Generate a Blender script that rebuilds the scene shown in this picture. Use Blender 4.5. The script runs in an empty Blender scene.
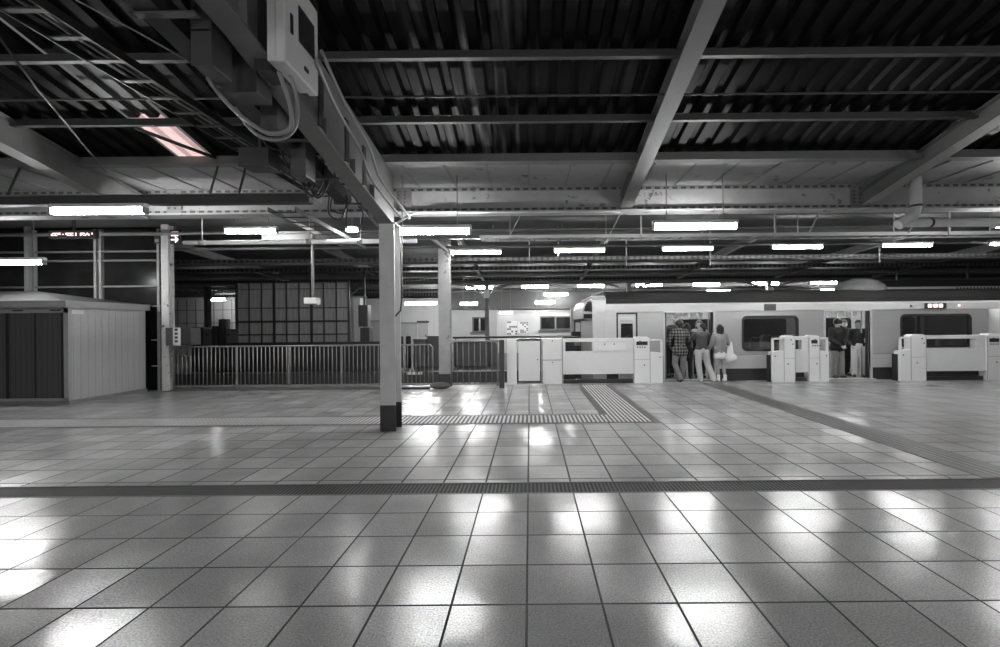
import bpy, bmesh, math, random
from mathutils import Vector, Matrix
random.seed(7)
C = bpy.context.scene.collection
sc = bpy.context.scene
R = math.radians

# ---------------------------------------------------------------- camera, world, exposure
F, H, ROLL, PU, PV = 455.0, 1.475, 0.0087, 530.0, 326.0     # focal length in pixels, eye height, roll, vanishing point
cam_d = bpy.data.cameras.new('camera'); cam = bpy.data.objects.new('camera', cam_d); C.objects.link(cam)
cam_d.sensor_width = 36.0; cam_d.lens = F / 1000 * 36.0
cam_d.shift_x = -(PU - 500) / 1000; cam_d.shift_y = (PV - 323.5) / 1000
cam_d.clip_start = 0.05; cam_d.clip_end = 200
cam.matrix_world = Matrix.Translation((0, 0, H)) @ (Matrix.Rotation(math.pi / 2, 4, 'X') @ Matrix.Rotation(-ROLL, 4, 'Z'))
sc.camera = cam
w = bpy.data.worlds.new('world'); sc.world = w; w.use_nodes = True
w.node_tree.nodes['Background'].inputs[0].default_value = (0.9, 0.9, 0.9, 1)
w.node_tree.nodes['Background'].inputs[1].default_value = 0.10
sun_d = bpy.data.lights.new('sky_light', 'SUN'); sun_d.energy = 2.6; sun_d.angle = R(8)      # pale daylight falling on the roof from above
sun = bpy.data.objects.new('sky_light', sun_d); C.objects.link(sun); sun.location = (0, 0, 12)
vs = sc.view_settings
vs.view_transform = 'Standard'; vs.look = 'None'; vs.gamma = 1; vs.use_curve_mapping = False; vs.exposure = 0.55
LAMP = 100.0           # radiance of the fluorescent diffusers

def pt(u, v, Y):
    """World point at depth Y seen at photo pixel u, v."""
    du, dv = u - PU, v - PV
    return Vector(((du - ROLL * dv) * Y / F, Y, H - (dv + ROLL * du) * Y / F))

# ---------------------------------------------------------------- materials
def nodes_of(m):
    m.use_nodes = True
    nt = m.node_tree
    return nt, nt.nodes, nt.links, nt.nodes['Principled BSDF']

def mat(name, v, rough=0.5, metal=0.0, var=0.15, scale=6.0, bump=0.0, col=None, spec=0.5, stretch=None):
    m = bpy.data.materials.new(name); nt, N, L, B = nodes_of(m)
    c = col or (v, v, v)
    tc = N.new('ShaderNodeTexCoord'); no = N.new('ShaderNodeTexNoise')
    no.inputs['Scale'].default_value = scale; no.inputs['Detail'].default_value = 6
    if stretch:
        mp = N.new('ShaderNodeMapping'); mp.inputs['Scale'].default_value = stretch
        L.new(tc.outputs['Object'], mp.inputs[0]); L.new(mp.outputs[0], no.inputs['Vector'])
    else:
        L.new(tc.outputs['Object'], no.inputs['Vector'])
    mx = N.new('ShaderNodeMix'); mx.data_type = 'RGBA'
    mx.inputs[6].default_value = tuple(x * (1 - var) for x in c) + (1,)
    mx.inputs[7].default_value = tuple(min(1, x * (1 + var)) for x in c) + (1,)
    L.new(no.outputs['Fac'], mx.inputs[0]); L.new(mx.outputs[2], B.inputs['Base Color'])
    B.inputs['Roughness'].default_value = rough; B.inputs['Metallic'].default_value = metal
    B.inputs['Specular IOR Level'].default_value = spec
    if bump:
        bp = N.new('ShaderNodeBump'); bp.inputs['Strength'].default_value = bump; bp.inputs['Distance'].default_value = 0.01
        L.new(no.outputs['Fac'], bp.inputs['Height']); L.new(bp.outputs[0], B.inputs['Normal'])
    return m

def worn(name, v, dark, amount=0.6, scale=9, rough=0.5):
    """Paint with chips and stains of their own shape."""
    m = mat(name, v, rough); nt, N, L, B = nodes_of(m)
    tc = N.new('ShaderNodeTexCoord'); no = N.new('ShaderNodeTexNoise')
    no.inputs['Scale'].default_value = scale; no.inputs['Detail'].default_value = 8; no.inputs['Roughness'].default_value = 0.7
    L.new(tc.outputs['Object'], no.inputs['Vector'])
    r = N.new('ShaderNodeValToRGB'); r.color_ramp.elements[0].position = amount; r.color_ramp.elements[1].position = amount + 0.05
    L.new(no.outputs['Fac'], r.inputs[0])
    mx = N.new('ShaderNodeMix'); mx.data_type = 'RGBA'
    src = B.inputs['Base Color'].links[0].from_socket
    L.new(r.outputs[0], mx.inputs[0]); L.new(src, mx.inputs[6]); mx.inputs[7].default_value = (dark, dark, dark, 1)
    L.new(mx.outputs[2], B.inputs['Base Color'])
    return m

def emit(name, col, strength):
    m = bpy.data.materials.new(name); nt, N, L, B = nodes_of(m)
    B.inputs['Base Color'].default_value = (0.8, 0.8, 0.8, 1)
    B.inputs['Emission Color'].default_value = tuple(col) + (1,); B.inputs['Emission Strength'].default_value = strength
    return m

def math_node(N, L, op, a, b=None, clamp=False):
    n = N.new('ShaderNodeMath'); n.operation = op; n.use_clamp = clamp
    for i, x in enumerate((a, b)):
        if x is None: continue
        if isinstance(x, (int, float)): n.inputs[i].default_value = x
        else: L.new(x, n.inputs[i])
    return n.outputs[0]

def tile_mat(name, ox, oy, base=0.36, t=0.4, jw=0.0052):
    m = bpy.data.materials.new(name); nt, N, L, B = nodes_of(m)
    M = lambda op, a, b=None, clamp=False: math_node(N, L, op, a, b, clamp)
    tc = N.new('ShaderNodeTexCoord'); sp = N.new('ShaderNodeSeparateXYZ'); L.new(tc.outputs['Object'], sp.inputs[0])
    ax = M('DIVIDE', M('SUBTRACT', sp.outputs[0], ox), t); ay = M('DIVIDE', M('SUBTRACT', sp.outputs[1], oy), t)
    fx, fy = M('FRACT', ax), M('FRACT', ay)
    ex = M('MINIMUM', fx, M('SUBTRACT', 1.0, fx)); ey = M('MINIMUM', fy, M('SUBTRACT', 1.0, fy))
    e = M('MULTIPLY', M('MINIMUM', ex, ey), t)
    tile = M('DIVIDE', M('SUBTRACT', e, jw), 0.003, True)           # 0 in the joint, 1 on the tile
    cv = N.new('ShaderNodeCombineXYZ'); L.new(M('FLOOR', ax), cv.inputs[0]); L.new(M('FLOOR', ay), cv.inputs[1])
    wn = N.new('ShaderNodeTexWhiteNoise'); wn.noise_dimensions = '3D'; L.new(cv.outputs[0], wn.inputs['Vector'])
    spk = N.new('ShaderNodeTexNoise'); spk.inputs['Scale'].default_value = 100; spk.inputs['Detail'].default_value = 2
    L.new(tc.outputs['Object'], spk.inputs['Vector'])
    dirt = N.new('ShaderNodeTexNoise'); dirt.inputs['Scale'].default_value = 2.2; dirt.inputs['Detail'].default_value = 8; dirt.inputs['Roughness'].default_value = 0.65
    L.new(tc.outputs['Object'], dirt.inputs['Vector'])
    v = M('MULTIPLY', base, M('ADD', 0.88, M('MULTIPLY', wn.outputs['Value'], 0.24)))
    v = M('MULTIPLY', v, M('ADD', 0.3, M('MULTIPLY', spk.outputs['Fac'], 1.4)))
    v = M('MULTIPLY', v, M('ADD', 0.7, M('MULTIPLY', dirt.outputs['Fac'], 0.6)))
    v = M('ADD', M('MULTIPLY', v, tile), M('MULTIPLY', M('SUBTRACT', 1.0, tile), 0.012))
    cc = N.new('ShaderNodeCombineColor'); [L.new(v, cc.inputs[i]) for i in range(3)]
    L.new(cc.outputs[0], B.inputs['Base Color'])
    sc3 = N.new('ShaderNodeSeparateColor'); L.new(wn.outputs['Color'], sc3.inputs[0])
    rg = M('ADD', 0.09, M('MULTIPLY', dirt.outputs['Fac'], 0.14)); rg = M('ADD', rg, M('MULTIPLY', sc3.outputs[2], 0.09))
    rg = M('ADD', rg, M('MULTIPLY', M('SUBTRACT', 1.0, tile), 0.5)); L.new(rg, B.inputs['Roughness'])
    B.inputs['Specular IOR Level'].default_value = 0.47
    # every tile lies a hair out of level and has an uneven glaze
    nv = N.new('ShaderNodeCombineXYZ'); nv.inputs[2].default_value = 1
    for i in range(2): L.new(M('MULTIPLY', M('SUBTRACT', sc3.outputs[i], 0.5), 0.034), nv.inputs[i])
    nn = N.new('ShaderNodeVectorMath'); nn.operation = 'NORMALIZE'; L.new(nv.outputs[0], nn.inputs[0])
    wob = N.new('ShaderNodeTexNoise'); wob.inputs['Scale'].default_value = 7; wob.inputs['Detail'].default_value = 3
    L.new(tc.outputs['Object'], wob.inputs['Vector'])
    h = M('ADD', M('MULTIPLY', wob.outputs['Fac'], 0.5), M('MULTIPLY', spk.outputs['Fac'], 0.03)); rip = N.new('ShaderNodeTexNoise'); rip.inputs['Scale'].default_value = 9; rip.inputs['Detail'].default_value = 5; rip.inputs['Distortion'].default_value = 1.2
    rm = N.new('ShaderNodeMapping'); rm.inputs['Scale'].default_value = (0.6, 2.2, 1); L.new(tc.outputs['Object'], rm.inputs[0]); L.new(rm.outputs[0], rip.inputs['Vector'])
    h = M('ADD', h, M('MULTIPLY', rip.outputs['Fac'], 0.16)); h = M('ADD', h, M('MULTIPLY', tile, 0.4))
    bp = N.new('ShaderNodeBump'); bp.inputs['Strength'].default_value = 0.5; bp.inputs['Distance'].default_value = 0.008
    L.new(h, bp.inputs['Height']); L.new(nn.outputs[0], bp.inputs['Normal']); L.new(bp.outputs[0], B.inputs['Normal'])
    return m

def stripe_mat(name, axis, pitch, lo, hi, duty=0.5, rough=0.45, off=0.0, amp=0.8, spec=0.5):
    m = bpy.data.materials.new(name); nt, N, L, B = nodes_of(m)
    M = lambda op, a, b=None, clamp=False: math_node(N, L, op, a, b, clamp)
    tc = N.new('ShaderNodeTexCoord'); sp = N.new('ShaderNodeSeparateXYZ'); L.new(tc.outputs['Object'], sp.inputs[0])
    f = M('FRACT', M('DIVIDE', M('ADD', sp.outputs[axis], 100 + off), pitch))
    s = M('GREATER_THAN', f, 1 - duty)
    no = N.new('ShaderNodeTexNoise'); no.inputs['Scale'].default_value = 14; no.inputs['Detail'].default_value = 6
    L.new(tc.outputs['Object'], no.inputs['Vector'])
    v = M('MULTIPLY', M('ADD', lo, M('MULTIPLY', s, hi - lo)), M('ADD', 1 - amp/2, M('MULTIPLY', no.outputs['Fac'], amp)))
    cc = N.new('ShaderNodeCombineColor'); [L.new(v, cc.inputs[i]) for i in range(3)]
    L.new(cc.outputs[0], B.inputs['Base Color']); B.inputs['Roughness'].default_value = rough; B.inputs['Specular IOR Level'].default_value = spec
    bp = N.new('ShaderNodeBump'); bp.inputs['Strength'].default_value = 0.6; bp.inputs['Distance'].default_value = 0.004
    L.new(s, bp.inputs['Height']); L.new(bp.outputs[0], B.inputs['Normal'])
    return m

def plaid_mat(name):
    m = bpy.data.materials.new(name); nt, N, L, B = nodes_of(m)
    M = lambda op, a, b=None, clamp=False: math_node(N, L, op, a, b, clamp)
    tc = N.new('ShaderNodeTexCoord'); sp = N.new('ShaderNodeSeparateXYZ'); L.new(tc.outputs['Object'], sp.inputs[0])
    def band(i, p): return M('GREATER_THAN', M('FRACT', M('DIVIDE', M('ADD', sp.outputs[i], 10), p)), 0.5)
    v = M('ADD', 0.012, M('MULTIPLY', M('ADD', band(0, 0.075), band(2, 0.085)), 0.055))
    v = M('ADD', v, M('MULTIPLY', M('MULTIPLY', band(0, 0.075), band(2, 0.085)), 0.07))
    cc = N.new('ShaderNodeCombineColor'); [L.new(v, cc.inputs[i]) for i in range(3)]
    L.new(cc.outputs[0], B.inputs['Base Color']); B.inputs['Roughness'].default_value = 0.9
    return m

def roof_mat(name):
    """Dark corrugated sheet with pale water streaks along its ribs."""
    m = bpy.data.materials.new(name); nt, N, L, B = nodes_of(m)
    M = lambda op, a, b=None, clamp=False: math_node(N, L, op, a, b, clamp)
    tc = N.new('ShaderNodeTexCoord')
    mp = N.new('ShaderNodeMapping'); mp.inputs['Scale'].default_value = (9, 0.5, 1); L.new(tc.outputs['Object'], mp.inputs[0])
    a = N.new('ShaderNodeTexNoise'); a.inputs['Scale'].default_value = 1.0; a.inputs['Detail'].default_value = 6; L.new(mp.outputs[0], a.inputs['Vector'])
    sp = N.new('ShaderNodeSeparateXYZ'); L.new(tc.outputs['Object'], sp.inputs[0])
    # the leak stain: a strip of mineral streaks about X = -0.5
    d = M('ABSOLUTE', M('ADD', sp.outputs[0], 0.55)); st = M('SUBTRACT', 1.0, M('DIVIDE', d, 0.75), True)
    s2 = M('MULTIPLY', st, M('MULTIPLY', M('SUBTRACT', a.outputs['Fac'], 0.47), 5.0, True), True)
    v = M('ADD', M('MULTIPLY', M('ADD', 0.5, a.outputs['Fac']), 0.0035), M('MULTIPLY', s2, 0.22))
    cc = N.new('ShaderNodeCombineColor'); [L.new(v, cc.inputs[i]) for i in range(3)]
    L.new(cc.outputs[0], B.inputs['Base Color']); B.inputs['Roughness'].default_value = 0.45; B.inputs['Specular IOR Level'].default_value = 0.12
    return m

MT = {
 'tile_near': tile_mat('tile_near', -0.03, 2.41), 'tile_far': tile_mat('tile_far', -0.03, 4.39, jw=0.0085),
 'tactile': stripe_mat('tactile', 0, 0.066, 0.05, 0.60, 0.5, spec=0.25, amp=.3), 'tactile_border': mat('tactile_border', 0.06, 0.5, var=0.3, scale=20),
 'pierced': stripe_mat('pierced', 0, 0.16, 0.008, 0.075, 0.6, 0.6), 'dash': mat('dash', 0.07, 0.6), 'dashes': stripe_mat('dashes', 0, 0.145, 0.05, 0.22, 0.4, 0.6),
 'guide': stripe_mat('guide', 0, 0.085, 0.04, 0.14, 0.35, spec=0.2), 'drain': stripe_mat('drain', 0, 0.036, 0.006, 0.06, 0.5, 0.6, spec=0.15),
 'kerb': mat('kerb', 0.10, 0.8, var=0.4, bump=0.3), 'edge': mat('edge', 0.2, 0.7, var=0.3),
 'bed': mat('bed', 0.012, 0.95, var=0.5, scale=20), 'far_floor': mat('far_floor', 0.05, 0.5),
 'roof': roof_mat('roof'), 'steel': worn('steel', 0.175, 0.08, 0.66, 5), 'steel_mid': mat('steel_mid', 0.22, 0.5, var=0.25),
 'steel_dark': mat('steel_dark', 0.05, 0.5, var=0.35), 'black': mat('black', 0.012, 0.5), 'purlin': mat('purlin', 0.06, 0.5, var=0.3, scale=3),
 'soffit': worn('soffit', 0.31, 0.10, 0.60, 3.5, 0.6), 'paint_white': worn('paint_white', 0.66, 0.10, 0.68, 7),
 'rusty_white': worn('rusty_white', 0.5, 0.05, 0.58, 8), 'base_dark': mat('base_dark', 0.04, 0.5, var=0.4),
 'under_roof': mat('under_roof', 0.075, 0.7, var=0.4, scale=2), 'beam_far': mat('beam_far', 0.13, 0.5, var=0.4, scale=3),
 'shed_wall': stripe_mat('shed_wall', 1, 0.155, 0.33, 0.40, 0.88, 0.4, amp=0.12), 'shed_door': stripe_mat('shed_door', 0, 0.11, 0.02, 0.075, 0.92, 0.4, 0.03, amp=0.2),
 'shed_trim': mat('shed_trim', 0.33, 0.45), 'galv': mat('galv', 0.22, 0.4, 0.4, var=0.3), 'galv_dark': mat('galv_dark', 0.055, 0.45, 0.3, var=0.3),
 'gate_white': mat('gate_white', 0.80, 0.35, var=0.03), 'gate_panel': mat('gate_panel', 0.74, 0.35, var=0.04),
 'lamp': emit('lamp', (1, 1, 1), LAMP), 'lamp_far': emit('lamp_far', (1, 1, 1), LAMP * 0.6), 'lamp_wall': emit('lamp_wall', (1, 1, 1), LAMP * 0.06), 'housing': mat('housing', 0.7, 0.4, var=0.05),
 'train': mat('train', 0.47, 0.30, 0.55, var=0.06, scale=2, stretch=(0.3, 1, 6)), 'train_white': mat('train_white', 0.43, 0.3, var=0.04),
 'train_low': mat('train_low', 0.55, 0.3, 0.3, var=0.05), 'train_dark': mat('train_dark', 0.035, 0.5), 'train_roof': mat('train_roof', 0.014, 0.7, spec=0.2),
 'dome': mat('dome', 0.09, 0.7, var=0.6, scale=25), 'glass_train': None, 'rubber': mat('rubber', 0.015, 0.6), 'glass_dark': mat('glass_dark', 0.012, 0.06, var=0.5, scale=4, spec=0.8),
 'interior': mat('interior', 0.55, 0.5), 'int_lamp': emit('int_lamp', (1, 1, 1), 20.0), 'paper': mat('paper', 0.75, 0.7, var=0.35, scale=14),
 'plastic_white': mat('plastic_white', 0.62, 0.4, var=0.06), 'pvc': mat('pvc', 0.62, 0.35, var=0.08), 'conduit': mat('conduit', 0.27, 0.4, var=0.1),
 'cable': mat('cable', 0.03, 0.5), 'cable_grey': mat('cable_grey', 0.22, 0.5), 'wall_white': mat('wall_white', 0.46, 0.6, var=0.08, scale=2),
 'wall_grey': mat('wall_grey', 0.34, 0.6, var=0.1, scale=2), 'grid_pane': mat('grid_pane', 0.26, 0.16, var=0.5, scale=2, stretch=(8, 1, 0.6)),
 'dark_pane': mat('dark_pane', 0.010, 0.2, var=0.9, scale=2.5, spec=0.12), 'cabinet': mat('cabinet', 0.07, 0.5), 'cabinet_dark': mat('cabinet_dark', 0.02, 0.5),
 'led_pink': emit('led_pink', (1.0, 0.62, 0.62), 1.6), 'led_white': emit('led_white', (1, 1, 1), 1.2),
 'skin': mat('skin', 0.30, 0.5, var=0.05), 'hair': mat('hair', 0.012, 0.45), 'plaid': plaid_mat('plaid'), 'jeans': mat('jeans', 0.20, 0.85, var=0.25, scale=9),
 'trouser_pale': mat('trouser_pale', 0.50, 0.85, var=0.12), 'sweater': mat('sweater', 0.055, 0.9, var=0.2), 'cardigan': mat('cardigan', 0.24, 0.9, var=0.2, scale=30),
 'cloth_white': mat('cloth_white', 0.78, 0.8, var=0.05), 'cloth_black': mat('cloth_black', 0.006, 0.8), 'cloth_dark': mat('cloth_dark', 0.014, 0.85),
 'cloth_grey': mat('cloth_grey', 0.25, 0.85), 'shoe_white': mat('shoe_white', 0.7, 0.5), 'shoe_dark': mat('shoe_dark', 0.02, 0.5), 'sock': mat('sock', 0.6, 0.8),
 'eye': mat('eye', 0.01, 0.2), 'lip': mat('lip', 0.18, 0.5),
}
def sky_sheet():
    m = bpy.data.materials.new('sky_sheet'); m.use_nodes = True; nt = m.node_tree; N, L = nt.nodes, nt.links; N.clear()
    o = N.new('ShaderNodeOutputMaterial'); t = N.new('ShaderNodeBsdfTranslucent'); g = N.new('ShaderNodeTexNoise'); g.inputs['Scale'].default_value = 5
    r = N.new('ShaderNodeValToRGB'); r.color_ramp.elements[0].color = (0.62, 0.42, 0.40, 1); r.color_ramp.elements[1].color = (0.9, 0.66, 0.64, 1)  # pink of the sky light is put into the sheet's own tint
    L.new(g.outputs['Fac'], r.inputs[0]); L.new(r.outputs[0], t.inputs[0]); L.new(t.outputs[0], o.inputs[0])
    return m
MT['sky_sheet'] = sky_sheet()

def tinted_glass():
    m = bpy.data.materials.new('glass_train'); m.use_nodes = True; nt = m.node_tree; N, L = nt.nodes, nt.links; N.clear()
    o = N.new('ShaderNodeOutputMaterial'); t = N.new('ShaderNodeBsdfTransparent'); t.inputs[0].default_value = (0.42, 0.42, 0.42, 1)
    g = N.new('ShaderNodeBsdfGlossy'); g.inputs['Roughness'].default_value = 0.04; x = N.new('ShaderNodeMixShader'); x.inputs[0].default_value = 0.10
    L.new(t.outputs[0], x.inputs[1]); L.new(g.outputs[0], x.inputs[2]); L.new(x.outputs[0], o.inputs[0]); return m
MT['glass_train'] = tinted_glass()

# ---------------------------------------------------------------- mesh builder
class MB:
    def __init__(s): s.bm = bmesh.new()
    def box(s, x0, x1, y0, y1, z0, z1, mtx=None):
        vs_ = [s.bm.verts.new(Vector(p)) for p in ((x0,y0,z0),(x1,y0,z0),(x1,y1,z0),(x0,y1,z0),(x0,y0,z1),(x1,y0,z1),(x1,y1,z1),(x0,y1,z1))]
        if mtx:
            for v in vs_: v.co = mtx @ v.co
        for f in ((0,3,2,1),(4,5,6,7),(0,1,5,4),(1,2,6,5),(2,3,7,6),(3,0,4,7)): s.bm.faces.new([vs_[i] for i in f])
        return s
    def bar(s, a, b, wd, ht):
        """Rectangular bar from a to b; ht is measured in the plane with Z."""
        a, b = Vector(a), Vector(b); d = (b - a); L_ = d.length; d.normalize()
        up = Vector((0, 0, 1)) if abs(d.z) < 0.95 else Vector((0, 1, 0))
        sx = d.cross(up).normalized(); uz = sx.cross(d).normalized()
        m = Matrix((sx, d, uz)).transposed().to_4x4(); m.translation = a
        return s.box(-wd/2, wd/2, 0, L_, -ht/2, ht/2, m)
    def tube(s, pts, r, n=10, smooth=True, caps=True):
        pts = [Vector(p) for p in pts]; rings = []
        rr = r if isinstance(r, (list, tuple)) else [r] * len(pts)
        prev = None
        for i, p in enumerate(pts):
            d = ((pts[min(i+1, len(pts)-1)] - p).normalized() + (p - pts[max(i-1, 0)]).normalized())
            if d.length < 1e-6: d = Vector((0, 0, 1))
            d.normalize()
            if prev is None:
                up = Vector((0, 0, 1)) if abs(d.z) < 0.9 else Vector((1, 0, 0)); sx = d.cross(up).normalized()
            else:
                sx = (prev - d * prev.dot(d)).normalized()
            prev = sx; uz = sx.cross(d).normalized()
            rings.append([s.bm.verts.new(p + (sx * math.cos(k*2*math.pi/n) + uz * math.sin(k*2*math.pi/n)) * rr[i]) for k in range(n)])
        for a, b in zip(rings, rings[1:]):
            for k in range(n):
                f = s.bm.faces.new((a[k], a[(k+1) % n], b[(k+1) % n], b[k])); f.smooth = smooth
        if caps: s.bm.faces.new(rings[0][::-1]); s.bm.faces.new(rings[-1])
        return s
    def prism(s, poly, axis, a, b, smooth=False):
        """Extrude a 2D polygon along an axis: axis 'x' takes (y,z), 'y' takes (x,z), 'z' takes (x,y)."""
        mk = {'x': lambda p, t: (t, p[0], p[1]), 'y': lambda p, t: (p[0], t, p[1]), 'z': lambda p, t: (p[0], p[1], t)}[axis]
        A = [s.bm.verts.new(mk(p, a)) for p in poly]; B_ = [s.bm.verts.new(mk(p, b)) for p in poly]
        n = len(poly)
        for i in range(n):
            f = s.bm.faces.new((A[i], A[(i+1) % n], B_[(i+1) % n], B_[i])); f.smooth = smooth
        s.bm.faces.new(A[::-1]); s.bm.faces.new(B_)
        return s
    def ring_plate(s, outer, inner, y0, y1):
        """A plate in XZ with one hole: outer and inner are loops of (x,z) with the same count."""
        def lp(loop, y): return [s.bm.verts.new((p[0], y, p[1])) for p in loop]
        n = len(outer); o0, i0, o1, i1 = lp(outer, y0), lp(inner, y0), lp(outer, y1), lp(inner, y1)
        for k in range(n):
            j = (k+1) % n
            for q in ((o0[k], o0[j], i0[j], i0[k]), (o1[k], i1[k], i1[j], o1[j]), (o0[k], o1[k], o1[j], o0[j]), (i0[k], i0[j], i1[j], i1[k])):
                s.bm.faces.new(q)
        return s
    def ball(s, c, r, sx=1, sy=1, sz=1, sub=2, mtx=None):
        g = bmesh.ops.create_icosphere(s.bm, subdivisions=sub, radius=r)
        for v in g['verts']:
            v.co = Vector((v.co.x * sx, v.co.y * sy, v.co.z * sz)) + Vector(c)
            if mtx: v.co = mtx @ v.co
            for f in v.link_faces: f.smooth = True
        return s
    def mesh(s, name):
        bmesh.ops.recalc_face_normals(s.bm, faces=s.bm.faces)
        me = bpy.data.meshes.new(name); s.bm.to_mesh(me); s.bm.free(); return me
    def build(s, name, m, parent=None, bevel=0.0, label=None):
        o = bpy.data.objects.new(name, s.mesh(name)); o.data.materials.append(MT[m] if isinstance(m, str) else m); C.objects.link(o)
        if parent: o.parent = parent; o.matrix_parent_inverse = parent.matrix_basis.inverted()
        if bevel:
            b = o.modifiers.new('bevel', 'BEVEL'); b.width = bevel; b.segments = 2; b.limit_method = 'ANGLE'
        if label: o['label'] = label
        return o

def tag(o, label, cat, group=None, kind=None):
    o['label'] = label; o['category'] = cat
    if group: o['group'] = group
    if kind: o['kind'] = kind
    return o
def thing(name, label, cat, loc=(0, 0, 0), group=None):
    o = bpy.data.objects.new(name, None); o.empty_display_size = 0.1; C.objects.link(o); o.location = loc
    return tag(o, label, cat, group, 'thing')
def struct(o): o['kind'] = 'structure'; return o
def copy_tree(o, parent=None):
    c = o.copy(); C.objects.link(c)
    if parent: c.parent = parent
    for ch in list(o.children): copy_tree(ch, c)
    return c
ORD = ['first', 'second', 'third', 'fourth', 'fifth', 'sixth', 'seventh', 'eighth', 'ninth', 'tenth', 'eleventh', 'twelfth']

def rrect(x0, x1, z0, z1, r, seg=5):
    out = []
    for cx, cz, a0 in ((x1-r, z0+r, -90), (x1-r, z1-r, 0), (x0+r, z1-r, 90), (x0+r, z0+r, 180)):
        for k in range(seg+1):
            a = R(a0 + 90*k/seg); out.append((cx + r*math.cos(a), cz + r*math.sin(a)))
    return out
def rect_like(x0, x1, z0, z1, inner):
    """Outer rectangle loop whose points pair off with a rounded inner loop of four corners."""
    n = len(inner)//4; out = []
    cs = ((x1, z0), (x1, z1), (x0, z1), (x0, z0))
    for i in range(4):
        blk = inner[i*n:(i+1)*n]
        for k, p in enumerate(blk):
            h = (n-1)/2
            if i == 0: q = (p[0], z0) if k < h else (x1, p[1])
            elif i == 1: q = (x1, p[1]) if k < h else (p[0], z1)
            elif i == 2: q = (p[0], z1) if k < h else (x0, p[1])
            else: q = (x0, p[1]) if k < h else (p[0], z0)
            if abs(k - h) <= 0.5 and k <= h: q = cs[i]
            out.append(q)
    return out

# ---------------------------------------------------------------- floor and shell
EDGE = 11.95
struct(MB().box(-20, 20, -6.4, 4.01, -0.3, 0).build('floor', 'tile_near'))
struct(MB().box(-20, 20, 4.30, EDGE - 0.45, -0.3, 0).build('floor', 'tile_far'))
struct(MB().box(-20, 20, EDGE - 0.45, EDGE, -0.9, -0.001).build('trim_1', 'edge'))
struct(MB().box(-36, 36, EDGE, 14.9, -1.3, -1.15).build('floor', 'bed'))
struct(MB().box(-36, 36, 14.9, 34, -1.15, 0).build('floor', 'far_floor'))
d = thing('drain_channel', 'dark slotted drain grating running across the whole tiled floor', 'drain', (0, 4.155, 0))
MB().box(-20, 20, 4.03, 4.28, -0.3, -0.004).build('grating', 'drain', d)
b_ = MB(); b_.box(-20, 20, 4.01, 4.03, -0.3, 0.001); b_.box(-20, 20, 4.28, 4.30, -0.3, 0.001); b_.build('channel_edge', 'tactile_border', d)
t = thing('tactile_paving', 'pale ribbed tactile strip crossing the floor and turning to the gates', 'tactile paving', (0, 7.2, 0))
b_ = MB(); b_.box(-14, 1.27, 6.93, 7.49, 0, 0.005); b_.box(1.27, 1.86, 6.93, 11.25, 0, 0.005); b_.build('ribbed_tile', 'tactile', t)
b_ = MB(); b_.box(-14, 1.98, 6.87, 6.93, 0, 0.004); b_.box(-14, 1.15, 7.49, 7.55, 0, 0.004); b_.box(1.15, 1.27, 7.49, 11.25, 0, 0.004); b_.box(1.86, 1.98, 6.93, 11.25, 0, 0.004)
b_.build('border', 'tactile_border', t)
t = thing('guide_strip', 'dark grey guide strip with narrow lines, right side of the floor', 'tactile paving', (4.52, 7.5, 0))
MB().box(4.40, 4.66, 4.30, 11.3, 0, 0.004).build('ribbed_tile', 'guide', t)
b_ = MB(); b_.box(4.28, 4.40, 4.30, 11.3, 0, 0.004); b_.box(4.66, 4.76, 4.30, 11.3, 0, 0.004); b_.build('border', 'tactile_border', t)

# corrugated near roof: rises from the eaves at Y 6.43 toward and over the camera, ridge at Y 0.5, then falls
EY, EZ, SL = 6.43, 3.90, 0.23
def roof_z(y): return EZ + SL * (EY - y) if y > 0.5 else EZ + SL * (EY - 0.5) - SL * (0.5 - y)
bm_ = MB(); prof = []; x = -20.0
while x < 20:
    prof += [(x, 0), (x + 0.07, 0), (x + 0.10, 0.05), (x + 0.17, 0.05), (x + 0.20, 0)]; x += 0.24
def sheet(mb, cols, y0, y1):
    rows = [[mb.bm.verts.new((px_, yy, roof_z(yy) + pz)) for px_, pz in cols] for yy in (y0, y1)]
    for k in range(len(cols) - 1): mb.bm.faces.new((rows[0][k], rows[0][k+1], rows[1][k+1], rows[1][k]))
SKX0, SKX1 = -4.96, -4.48                                   # the two sheets that let the sky through
ia = [p for p in prof if p[0] <= SKX0 + 1e-6]; ib = [p for p in prof if p[0] >= SKX1 - 1e-6]
im = [p for p in prof if SKX0 - 1e-6 <= p[0] <= SKX1 + 1e-6]
sheet(bm_, prof, -6.5, 0.5); sheet(bm_, ia, 0.5, EY + .1); sheet(bm_, ib, 0.5, EY + .1); sheet(bm_, im, 0.5, 4.6)
struct(bm_.build('ceiling', 'roof'))
bm_ = MB(); sheet(bm_, im, 4.6, 5.62); struct(bm_.build('ceiling', 'steel_dark'))
s_ = MB(); sheet(s_, im, 5.62, EY + .1); o = s_.build('skylight_sheet', 'sky_sheet'); tag(MB().bar((-4.98, 5.75, roof_z(5.75) - .03), (-4.4, 6.40, roof_z(6.4) - .03), .05, .03).build('skylight_strut', 'cabinet_dark'), 'dark strut crossing slantwise below the pink skylight strip', 'strut'); tag(o, 'pinkish translucent skylight strip glowing in the dark corrugated roof', 'skylight')

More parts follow.
